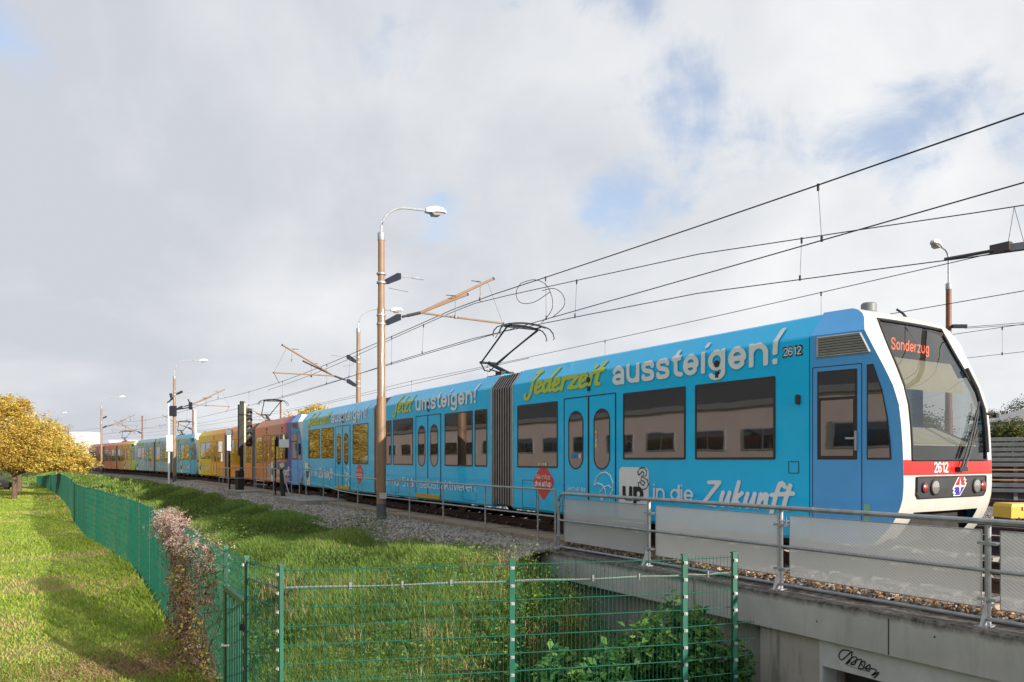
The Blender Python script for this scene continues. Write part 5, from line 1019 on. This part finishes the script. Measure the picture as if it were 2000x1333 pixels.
mkbank([bank_grass(120000, 5.0, 14, 2.2, 7.3, .25, .011, 1), bank_grass(110000, 13, 30, 2.2, 7.05, .22, .016, 2), bank_grass(70000, 29, 62, 2.0, 6.95, .25, .032, 3), bank_grass(30000, 60, 130, 1.9, 6.9, .32, .08, 4)], 'bank_grass')
# lawn blades
n = 300000; s = 8+95*RNG.uniform(0, 1, n)**2.6; p = 1.95-RNG.uniform(0, 1, n)*(3.4+s*.45); X, Y = pw(s, p); Z = hgt(s, p)+0.03*np.sin(s*.7)*np.sin(p*.9); c = lump(X, Y, 1.2, 21); d1 = .6*lump(X, Y, .8, 33)+.4*lump(X, Y, 2.6, 35); bald = np.exp(-(((X+5.4)/1.5)**2+((Y-11.2)/.75)**2))
keep = RNG.uniform(0, 1, n) > np.clip((d1-.55)*1.5, 0, .7)+bald*.93; t = np.clip(RNG.beta(2.2, 2, n)*.75+1.3*np.clip(d1-.52, 0, 1), 0, 1); fence = np.clip(1-(1.95-p)/.5, 0, 1)
o = blades('lawn_grass', X[keep], Y[keep], Z[keep], ((.035+.03*c+.16*fence*RNG.uniform(0, 1, n))*RNG.uniform(.7, 1.5, n)*(1+.012*s))[keep], (.007+.0009*s)[keep], M['grassL'], lean=.9, tint=t[keep]); tag(o, 'short mown lawn grass with yellowed patches beside the fence', 'grass')
n = 9000; a = RNG.normal(-5.3, .95, n); c = RNG.normal(11.25, .55, n); z = np.full(n, -1.8); o = blades('straw_patch', a, c, z, RNG.uniform(.03, .09, n), np.full(n, .012), M['drylitter'], lean=2.2, tint=RNG.uniform(0, 1, n)); tag(o, 'bare brown patch of dead straw on the lawn by the climber', 'dead grass')
# loose ballast stones
def stones(name, s, p, z, size, label):
    n = len(s); X, Y = pw(s, p); base = np.array([[1, 0, 0], [-1, 0, 0], [0, 1, 0], [0, -1, 0], [0, 0, 1], [0, 0, -1], [.6, .6, .5], [-.6, .55, -.4]]); fc = np.array([[0, 6, 4], [6, 2, 4], [2, 1, 4], [1, 3, 4], [3, 0, 4], [6, 0, 5], [2, 6, 5], [1, 2, 7], [7, 2, 5], [1, 7, 5], [3, 1, 5], [0, 3, 5]])
    V = base[None]*(1+RNG.uniform(-.35, .35, (n, 8, 3))); a = RNG.uniform(0, 6.28, n); c_, s_ = np.cos(a), np.sin(a); V = np.stack([V[..., 0]*c_[:, None]-V[..., 1]*s_[:, None], V[..., 0]*s_[:, None]+V[..., 1]*c_[:, None], V[..., 2]*.75], -1)*size[:, None, None]
    V = (V+np.stack([X, Y, z], -1)[:, None]).reshape(-1, 3); F = (fc[None]+(np.arange(n)*8)[:, None, None]).reshape(-1, 3); o = npmesh(name, V, [F], M['stone'], {'tint': np.repeat(RNG.uniform(0, 1, n), 8)}); return tag(o, label, 'gravel', kind='stuff')
n = 34000; s = 11.2+50*RNG.uniform(0, 1, n)**1.8; p = RNG.uniform(6.65, 8.36, n); n2 = 9000; s2 = RNG.uniform(-2, 11.3, n2); p2 = RNG.uniform(8.25, 9.4, n2); n3 = 14000; s3 = RNG.uniform(-3, 22, n3); p3 = RNG.uniform(9.7, 24, n3)
S_ = np.concatenate([s, s2, s3]); P_ = np.concatenate([p, p2, p3]); Z_ = np.concatenate([hgt(s, p)+.0, np.full(n2, -.235), np.full(n3, -.235)])+RNG.uniform(-.02, .025, n+n2+n3)
stones('ballast_stones', S_, P_, Z_, RNG.uniform(.022, .062, n+n2+n3)*np.concatenate([1+.012*(s-11), np.ones(n2)*.8, np.ones(n3)]), 'loose grey ballast stones along the tracks')
# leafy plants: many leaves on thin stems
def leafset(C, size, nrm_up=.3, asp=.5):
    """diamond leaves at points C -> V, F"""
    n = len(C); d = RNG.normal(size=(n, 3)); d[:, 2] = d[:, 2]*.5-.15; d /= np.linalg.norm(d, axis=1)[:, None]; u = RNG.normal(size=(n, 3)); u[:, 2] += nrm_up*3; w_ = np.cross(d, u); w_ /= np.linalg.norm(w_, axis=1)[:, None]+1e-6
    L_ = size*RNG.uniform(.6, 1.35, n); a = C; t = C+d*L_[:, None]; m_ = C+d*(L_*.45)[:, None]; e = w_*(L_*asp*.5)[:, None]; bend = np.cross(w_, d)*(L_*.12)[:, None]
    V = np.stack([a, m_+e+bend, t, m_-e+bend], 1).reshape(-1, 3); i = np.arange(n)*4; return V, np.stack([i, i+1, i+2, i+3], 1)
def leafobj(name, C, size, m, tint, parent=None, asp=.5, up=.3):
    V, F = leafset(C, size, up, asp); return npmesh(name, V, [F], m, {'tint': np.repeat(np.clip(tint, 0, 1), 4)}, parent=parent)
WP = [(1.55, 9.35, .95), (1.15, 9.1, .75), (.75, 9.5, .6), (1.95, 9.55, 1.05), (2.3, 9.75, 1.2), (2.55, 9.6, 1.0), (2.05, 9.2, .85), (2.72, 9.35, .8), (.4, 9.0, .55), (1.3, 9.9, .7), (.95, 8.95, .55), (2.45, 9.25, .75)]
wl = ['nettle like weed by the abutment, %s' % q for q in ('in the middle of the clump', 'left of the right fence posts', 'at the left of the clump', 'beside the second fence post from the right', 'the tallest one under the beam', 'touching the concrete pillar', 'low behind the fence mesh', 'at the right end of the fence', 'at the foot of the grass slope', 'high against the wing wall', 'lowest on the left near the mesh', 'behind the last fence post')]
for (x, y, hh), lb in zip(WP, wl):
    zb = -1.95+.1*random.random(); tops = []; o = thing('weed_plant', (x, y, zb), lb, 'plant', 'leafy weeds by the abutment'); b = MB(); C = []
    for k in range(9):
        a = random.uniform(0, 6.28); r0 = random.uniform(0, .12); r1 = random.uniform(.08, .36); H = hh*random.uniform(.8, 1.2)+.15; p0 = Vector((x+math.cos(a)*r0, y+math.sin(a)*r0, zb)); p1 = Vector((x+math.cos(a)*r1, y+math.sin(a)*r1, zb+H)); b.tube([p0, p0.lerp(p1, .5)+Vector((0, 0, .05)), p1], .006, 4)
        for t in np.linspace(.15, 1, 26): q = p0.lerp(p1, t); C += [(q.x+random.gauss(0, .05), q.y+random.gauss(0, .05), q.z+random.gauss(0, .03)) for _ in range(4)]
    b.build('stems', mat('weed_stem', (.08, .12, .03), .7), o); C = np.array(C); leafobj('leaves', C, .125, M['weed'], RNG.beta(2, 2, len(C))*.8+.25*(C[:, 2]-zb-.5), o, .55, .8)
n = 42000; s = 5+26*RNG.uniform(0, 1, n)**1.4; p = RNG.uniform(2.3, 7.3, n); X, Y = pw(s, p); c = lump(X, Y, 1.9, 61)*lump(X, Y, .7, 63); kp = (RNG.uniform(0, 1, n) < np.clip(c*2.2-.25, 0.05, 1)) & (Y > 7.9); Z = hgt(s, p)+RNG.uniform(.02, .42, n)*np.clip(.35+c*1.6, 0, 1.1); C = np.stack([X, Y, Z], -1)[kp]
o = leafobj('bank_weeds', C, .055, M['grassB'], np.clip(RNG.beta(2, 2, len(C))*.42+.3*(lump(C[:, 0], C[:, 1], .8, 67)-.4), 0, 1), asp=.55); tag(o, 'low broad leaved weeds growing through the long grass of the bank', 'weeds', kind='stuff')
n = 900; ck = RNG.integers(0, 26, n); cs = RNG.uniform(7.5, 15, 26); cp = RNG.uniform(3.2, 7.0, 26); cs[:5] = 10.7+RNG.uniform(-.3, .5, 5); cp[:5] = 6.2+RNG.uniform(-.4, .5, 5); s = cs[ck]+RNG.normal(0, .14, n); p = cp[ck]+RNG.normal(0, .14, n); X, Y = pw(s, p); kk = Y > 8.2
o = blades('dry_stalks', X[kk], Y[kk], hgt(s, p)[kk], RNG.uniform(.25, .6, kk.sum()), np.full(kk.sum(), .007), M['drylitter'], lean=.45, tint=RNG.uniform(.45, 1, kk.sum())); tag(o, 'tufts of dry straw coloured stalks standing in the bank grass', 'dry grass')
n = 2200; s = RNG.uniform(-2, 11.2, n); p = 8.22+np.abs(RNG.normal(0, .22, n)); X, Y = pw(s, p); o = leafobj('fallen_leaves', np.stack([X, Y, np.full(n, -.19)+RNG.uniform(0, .03, n)], -1), .06, M['drylitter'], RNG.uniform(0, 1, n), asp=.7); tag(o, 'dry brown leaves blown along the foot of the bridge railing', 'leaves', kind='stuff')
# dry climber on the fence
vn = thing('climbing_plant', (-5.2, 12, -1.8), 'dry climbing plant with fluffy pinkish seed heads hanging over the green fence', 'plant')
def onf(t, w_, z):   # t metres along the fence from the gate post
    a = np.array([-3.73, 9.63]); u = np.array([-.522, .853]); nn = np.array([-.853, -.522]); q = a+np.outer(t, u)+np.outer(w_, nn); return np.stack([q[:, 0], q[:, 1], z], -1)
ZV = [-1.9, -1.5, -1.0, -.45, 0, .35]
def vine_dens(t, z):
    tc_ = np.interp(z, ZV, [2.1, 2.4, 2.9, 3.7, 4.6, 5.2]); hw = np.interp(z, ZV, [2.5, 1.9, 1.25, 1.1, 1.8, 1.3]); a = np.clip(1.25-((t-tc_)/hw)**2, 0, 1)
    strand = .45*np.exp(-((t-1.05-.2*np.sin(z*5))/.35)**2)*(z > -.7); a = np.maximum(a*(.3+.8*lump(t*2.6, z*2.4, 2.0, 8)), strand); return a
def vine_pts(n, z0, z1):
    t = RNG.uniform(.2, 7.0, n); z = RNG.uniform(z0, z1, n); top = .22+.16*np.exp(-((t-5.2)/1.3)**2)+.05*np.sin(t*5)+.05*np.sin(t*13); k = (z < top) & (RNG.uniform(0, 1, n) < vine_dens(t, z)); t = t[k]; z = z[k]; return t, z, RNG.normal(.03, .11, len(t))
t, z, wv = vine_pts(19000, -1.9, .4); C = onf(t, wv, z); leafobj('leaves', C, .062, M['vineleaf'], np.clip(RNG.beta(1.6, 1.8, len(C))*.8+.5*(lump(t*3, z*3, 1.5, 77)-.35), 0, 1), vn, .6)
t, z, wv = vine_pts(5200, -.15, .45); t2, z2, wv2 = vine_pts(2600, -1.9, -.1); C0 = np.concatenate([onf(t, wv+.03, z+.02), onf(t2, wv2+.03, z2)])
C = (C0[:, None]+RNG.normal(0, .02, (len(C0), 14, 3))).reshape(-1, 3); T = np.repeat(np.clip(RNG.beta(2, 2, len(C0))-.35*(C0[:, 2] < -.2), 0, 1), 14)+RNG.uniform(-.15, .15, len(C)); leafobj('seed_heads', C, .024, M['vineflower'], T, vn, .45)
b = MB()
for k in range(46):
    t0 = random.uniform(.4, 5.2); q = [onf(np.array([t0+random.gauss(0, .12)*j]), np.array([random.gauss(.05, .05)]), np.array([-1.85+j*.36]))[0] for j in range(6)]; b.tube([tuple(v) for v in q], .006, 4)
b.build('stems', M['trunk'], vn)
# ---------------------------------------------------------------- trees
def tree(name, base, trunk_r, fork, clumps, leaf, nleaf, m, label, group=None, droop=0.0, cat='tree', lean=(0, 0)):
    o = thing(name, base, label, cat, group); B = Vector(base); b = MB(); f = B+Vector((lean[0], lean[1], fork)); b.tube([B-Vector((0, 0, .1)), B.lerp(f, .5)+Vector((.05, 0, 0)), f], trunk_r*1.15, 10, r2=trunk_r*.75); b.build('trunk', M['trunk'], o, smooth=True); b = MB()
    for c, r in clumps:
        c = B+Vector(c); mid = f.lerp(c, .5)+Vector((random.gauss(0, .2), random.gauss(0, .2), .25)); b.tube([f, mid, c], trunk_r*.5, 6, r2=trunk_r*.12)
        for k in range(4): e = c+Vector((random.gauss(0, 1), random.gauss(0, 1), random.gauss(0, .6)))*r[0]*.5; b.tube([mid.lerp(c, .6), e], trunk_r*.16, 5, r2=trunk_r*.05)
    b.build('limbs', M['trunk'], o); vol = np.array([r[0]*r[1]*r[2] for c, r in clumps])**.67; cnt = (vol/vol.sum()*nleaf).astype(int); C = []; T = []
    for (c, r), k in zip(clumps, cnt):
        q = RNG.normal(size=(k, 3)); q /= np.linalg.norm(q, axis=1)[:, None]; q *= (RNG.uniform(0, 1, k)**.33)[:, None]*RNG.uniform(.75, 1.1, k)[:, None]
        tw = RNG.normal(size=(max(6, k//60), 3)); tw /= np.linalg.norm(tw, axis=1)[:, None]; tw *= RNG.uniform(.45, 1.05, len(tw))[:, None]   # twig clusters give light and dark lumps
        w_ = RNG.uniform(0, 1, k) < .8; q[w_] = tw[RNG.integers(0, len(tw), w_.sum())]+RNG.normal(0, .13, (w_.sum(), 3)); q[:, 2] -= droop*np.maximum(0, (q[:, 0]**2+q[:, 1]**2)-.3)
        C.append(np.array(B)+np.array(c)+q*np.array(r)); T.append(np.clip(RNG.beta(2, 2, k)*.85+RNG.uniform(-.2, .22)+.08, 0, 1))
    C = np.concatenate(C); T = np.concatenate(T); leafobj('crown', C, leaf, m, T, o, .42, .2); return o
GT = [((-1.0, 0, 6.0), (2.6, 2.6, 2.2)), ((1.9, 0, 5.1), (2.4, 2.6, 1.7)), ((3.8, 0, 3.9), (2.0, 2.4, 1.3)), ((5.0, .3, 2.95), (1.3, 1.9, .8)), ((-2.5, .2, 3.8), (2.6, 2.6, 1.8)), ((.6, -.8, 3.6), (2.4, 2.2, 1.4)), ((2.9, -.8, 2.95), (1.7, 1.8, .75)), ((-.6, .6, 7.6), (1.5, 1.6, 1.0)), ((-4.5, 0, 5.2), (2.2, 2.2, 2.0))]
tree('golden_tree', (-40.4, 60, -1.8), .2, 1.9, GT, .20, 52000, M['gold'], 'big golden autumn tree with drooping branches on the lawn at the left edge', droop=.22, group='golden trees')
tree('golden_tree', (-50.0, 75, -1.8), .25, 2.2, [((a*1.1, c, e*1.05), (f, g, hh)) for (a, c, e), (f, g, hh) in GT[:6]], .24, 15000, M['gold'], 'golden tree with pale trunk just behind the big drooping golden tree', droop=.3, group='golden trees')
tree('golden_tree', (-22.5, 84, -.3), .3, 3.0, [((-1.5, 0, 5.0), (2.4, 2.4, 2.0)), ((1.6, 0, 5.2), (2.4, 2.4, 2.2)), ((0, 0, 6.6), (2.0, 2.2, 1.3)), ((3.2, 0, 6.2), (1.4, 1.8, 1.0))], .34, 9000, M['gold'], 'golden tree top showing over the roof of the orange tram', group='golden trees')
for x, y, lb in ((-61, 81, 'golden tree just outside the left edge, nearest behind the parked car'), (-76, 100, 'golden tree outside the left edge, between the other two of its row'), (-92, 121, 'farthest golden tree outside the left edge of the lawn')):
    tree('golden_tree', (x, y, -1.8), .25, 2.2, GT[:6], .34, 7000, M['gold'], lb, droop=.3, group='golden trees')
tree('green_bush', (-66, 108, -1.0), .15, .8, [((0, 0, 2.2), (3.2, 2, 2)), ((-2.6, 0, 1.8), (2.4, 2, 1.7)), ((2.2, 0, 1.2), (2.0, 1.5, 1.2))], .35, 5000, M['greenleaf'], 'green bush behind the golden tree, left of the last tram', cat='bush')
for x, y, r, hgt_, mm, lb in ((64, 92, 3.4, 3.0, 'greenleaf', 'green bushy tree in front of the grey house, farthest right'), (57.6, 86, 2.5, 4.7, 'greenleaf', 'green leafy tree in front of the grey house wall beside the tram nose'), (86, 125, 4.0, 9.0, 'greenleaf', 'dark green round tree rising over the grey house roof'), (78.5, 122, 2.6, 8.0, 'oliveleaf', 'brownish autumn tree left of the dark green one'), (62, 112, 3.2, 5.6, 'oliveleaf', 'olive tree seen through the tram windscreen edge'), (53, 100, 4.6, 6.0, 'greenleaf', 'green tree hidden by the tram nose'), (46, 92, 4.4, 5.6, 'oliveleaf', 'yellowing tree seen through the windscreen'), (88, 120, 4.2, 5.0, 'greenleaf', 'green tree at the right edge behind the house')):
    tree('leafy_tree', (x, y, -.3), .22, hgt_*.4, [((0, 0, hgt_), (r, r, r*.75)), ((-r*.6, .2, hgt_*.8), (r*.7, r*.7, r*.6)), ((r*.6, -.2, hgt_*.85), (r*.75, r*.7, r*.6)), ((0, -.5, hgt_*.6), (r*.8, r*.7, r*.6))], .34, 7000, M[mm], lb, 'trees beyond the yard')
# ---------------------------------------------------------------- buildings
def building(name, x, y, rz, w_, d_, z0, z1, wallm, label, roofm=None, wins=(), ridge=0.0, cat='building'):
    o = thing(name, (x, y, z0), label, cat); R = Matrix.Rotation(rz, 3, 'Z'); O = Vector((x, y, 0)); b = MB(); b.box(O+Vector((0, 0, (z0+z1)/2)), (w_, d_, z1-z0), 0, R=R); b.build('wall', M[wallm], o)
    b = MB()
    if ridge:
        hx, hy = w_/2+.3, d_/2+.3; pr = [(-hx, -hy, z1), (hx, -hy, z1), (hx, hy, z1), (-hx, hy, z1), (-hx*.25, 0, z1+ridge), (hx*.6, 0, z1+ridge)]; b.add([O+R @ Vector(p) for p in pr], [(0, 1, 5, 4), (1, 2, 5), (2, 3, 4, 5), (3, 0, 4), (3, 2, 1, 0)])
    else: b.box(O+Vector((0, 0, z1+.15)), (w_+.3, d_+.3, .3), 0, R=R)
    b.build('roof', M[roofm or wallm], o)
    for u, zc, ww, wh in wins:
        b = MB(); b.box(O+R @ Vector((u, -d_/2-.02, 0))+Vector((0, 0, zc)), (ww, .06, wh), 0, R=R); f = b.build('window', M['whitep'] if wallm != 'pinkwall' else M['alu'], o)
        for q in ((-.26, .26) if ww > 2 else (0,)):
            b = MB(); b.box(O+R @ Vector((u+q*ww*.93, -d_/2-.06, 0))+Vector((0, 0, zc)), ((ww-.14) if q == 0 else ww*.44, .05, wh-.14), 0, R=R); b.build('pane', M['winblack'], f)
    return o
building('white_block', -144, 250, .1, 6.2, 8, -2, 10.3, 'wallw', 'plain white block with a dark blue stripe far beyond the golden tree')
building('flat_building', -105, 205, .2, 9, 10, -2, 6.4, 'wallw', 'white flat roofed building behind the red brown tram', 'roofw', [(-2, 5.2, .8, 1.2)])
building('flat_building', -108, 235, .1, 16, 8, -2, 6.0, 'wallw', 'low pale hall roof beyond the last tram', 'roofw')
building('house', 72, 96, -.5, 20, 12, -.3, 6.2, 'housew', 'grey house with low hipped roof behind the slatted barrier', 'houser', [(-7.6, 3.2, .8, 1.4), (-6.6, 3.2, .8, 1.4), (-1, 3.2, 1, 1.4), (3, 3.2, 1, 1.4)], ridge=2.6, cat='house')
# pink building facing the tram from the lawn side, seen only as a reflection
hh = math.radians(32.1); LC = 38.0
def straight(s, p): return (math.cos(hh)*p-math.sin(hh)*s, math.sin(hh)*p+math.cos(hh)*s)
cx, cy = straight(LC, -12.2-4); rzb = math.atan2(math.cos(hh), -math.sin(hh))
wn_ = [(u, 2.42, 2.3, 1.1) for u in np.arange(-46, 47, 3.6)]
pb = building('pink_building', float(cx), float(cy), rzb, 96, 8, -1.8, 4.1, 'pinkwall', 'long pink rendered building with dark windows facing the tram across the lawn', 'grey', wn_)
cx, cy = straight(LC, -15.5); b = MB(); b.box((float(cx), float(cy), 5.8), (94, 6, 2.8), 0, rz=rzb); b.build('upper_storey', M['winblack'], pb); b = MB(); b.box((float(cx), float(cy), 7.35), (96, 8, .3), 0, rz=rzb); b.build('upper_roof', M['roofw'], pb)
# slatted barrier across the yard
sb = thing('slatted_barrier', (20, 30, -.25), 'barrier of stacked grey horizontal slats across the tracks at the right edge', 'barrier')
A = Vector((17.0, 31.2, 0)); Bv = Vector((34, 24, 0)); t_ = (Bv-A).normalized(); rzq = math.atan2(t_.y, t_.x); Lb = (Bv-A).length; cm = (A+Bv)/2
for k in range(11):
    z = 2.22-k*.205; b = MB(); mt = 'orust' if k in (6, 8) else 'slat'; b.box(cm+Vector((0, 0, z)), (Lb, .10 if k < 9 else .2, .035 if mt == 'orust' else .125), 0, R=Matrix.Rotation(rzq, 3, 'Z') @ Matrix.Rotation(.25, 3, 'X')); q = b.build('slat', M[mt], sb)
for k in range(7):
    q = A+t_*(1+k*2.6); b = MB(); b.box((q.x+.1, q.y+.2, 1.0), (.14, .14, 2.5), 0, rz=rzq); b.build('post', M['grey'], sb)
b = MB(); b.box(cm+Vector((.15, .5, .75)), (Lb, .08, 1.5), 0, rz=rzq); b.build('gap_darkening', M['dark_fill'], sb)  # sheet added behind the slats to make their gaps look dark
b = MB(); b.box(cm+Vector((.1, .3, .05)), (Lb, .12, .55), 0, rz=rzq); b.build('plinth', M['dark_fill'], sb)
# parked car at the far left
cr_ = thing('parked_car', (-54.3, 77, -1.75), 'dark parked car cut off by the left edge beyond the lawn', 'car'); cx_, cy_ = -54.3, 77
def carloft(prof, w_, m, nm, par=cr_, inset=0): b = MB(); b.loft([[(cx_+x*.9+y*.3, cy_+y-x*.35, -1.75+z) for x, z in prof] for y in (-w_/2, w_/2)]); return b.build(nm, M[m], par)
carloft([(-2.1, .3), (2.1, .3), (2.15, .75), (1.3, .95), (.7, 1.0), (-2.1, 1.0)], 1.75, 'dark', 'body'); carloft([(-2.0, 1.0), (.75, 1.0), (.1, 1.48), (-1.6, 1.5)], 1.5, 'winblack', 'cabin')
for dx in (-1.3, 1.35):
    for dy in (-.85, .85):
        b = MB(); b.lathe((cx_+dx*.9+dy*.3, cy_+dy-dx*.35, -1.43), [(.32, -.1), (.32, .1)], 20, 0, 'Y'); wq = b.build('wheel', M['dark'], cr_); b = MB(); b.lathe((cx_+dx*.9+dy*.3, cy_+dy-dx*.35-.11, -1.43), [(.2, -.005), (.2, .005)], 14, 0, 'Y'); b.build('rim', M['alu'], wq)
b = MB(); b.box((cx_+1.9, cy_-1.4, -1.1), (.25, .25, .14)); b.build('headlight', M['lens'], cr_)
for o in bpy.data.objects:
    if '_org' in o: del o['_org']
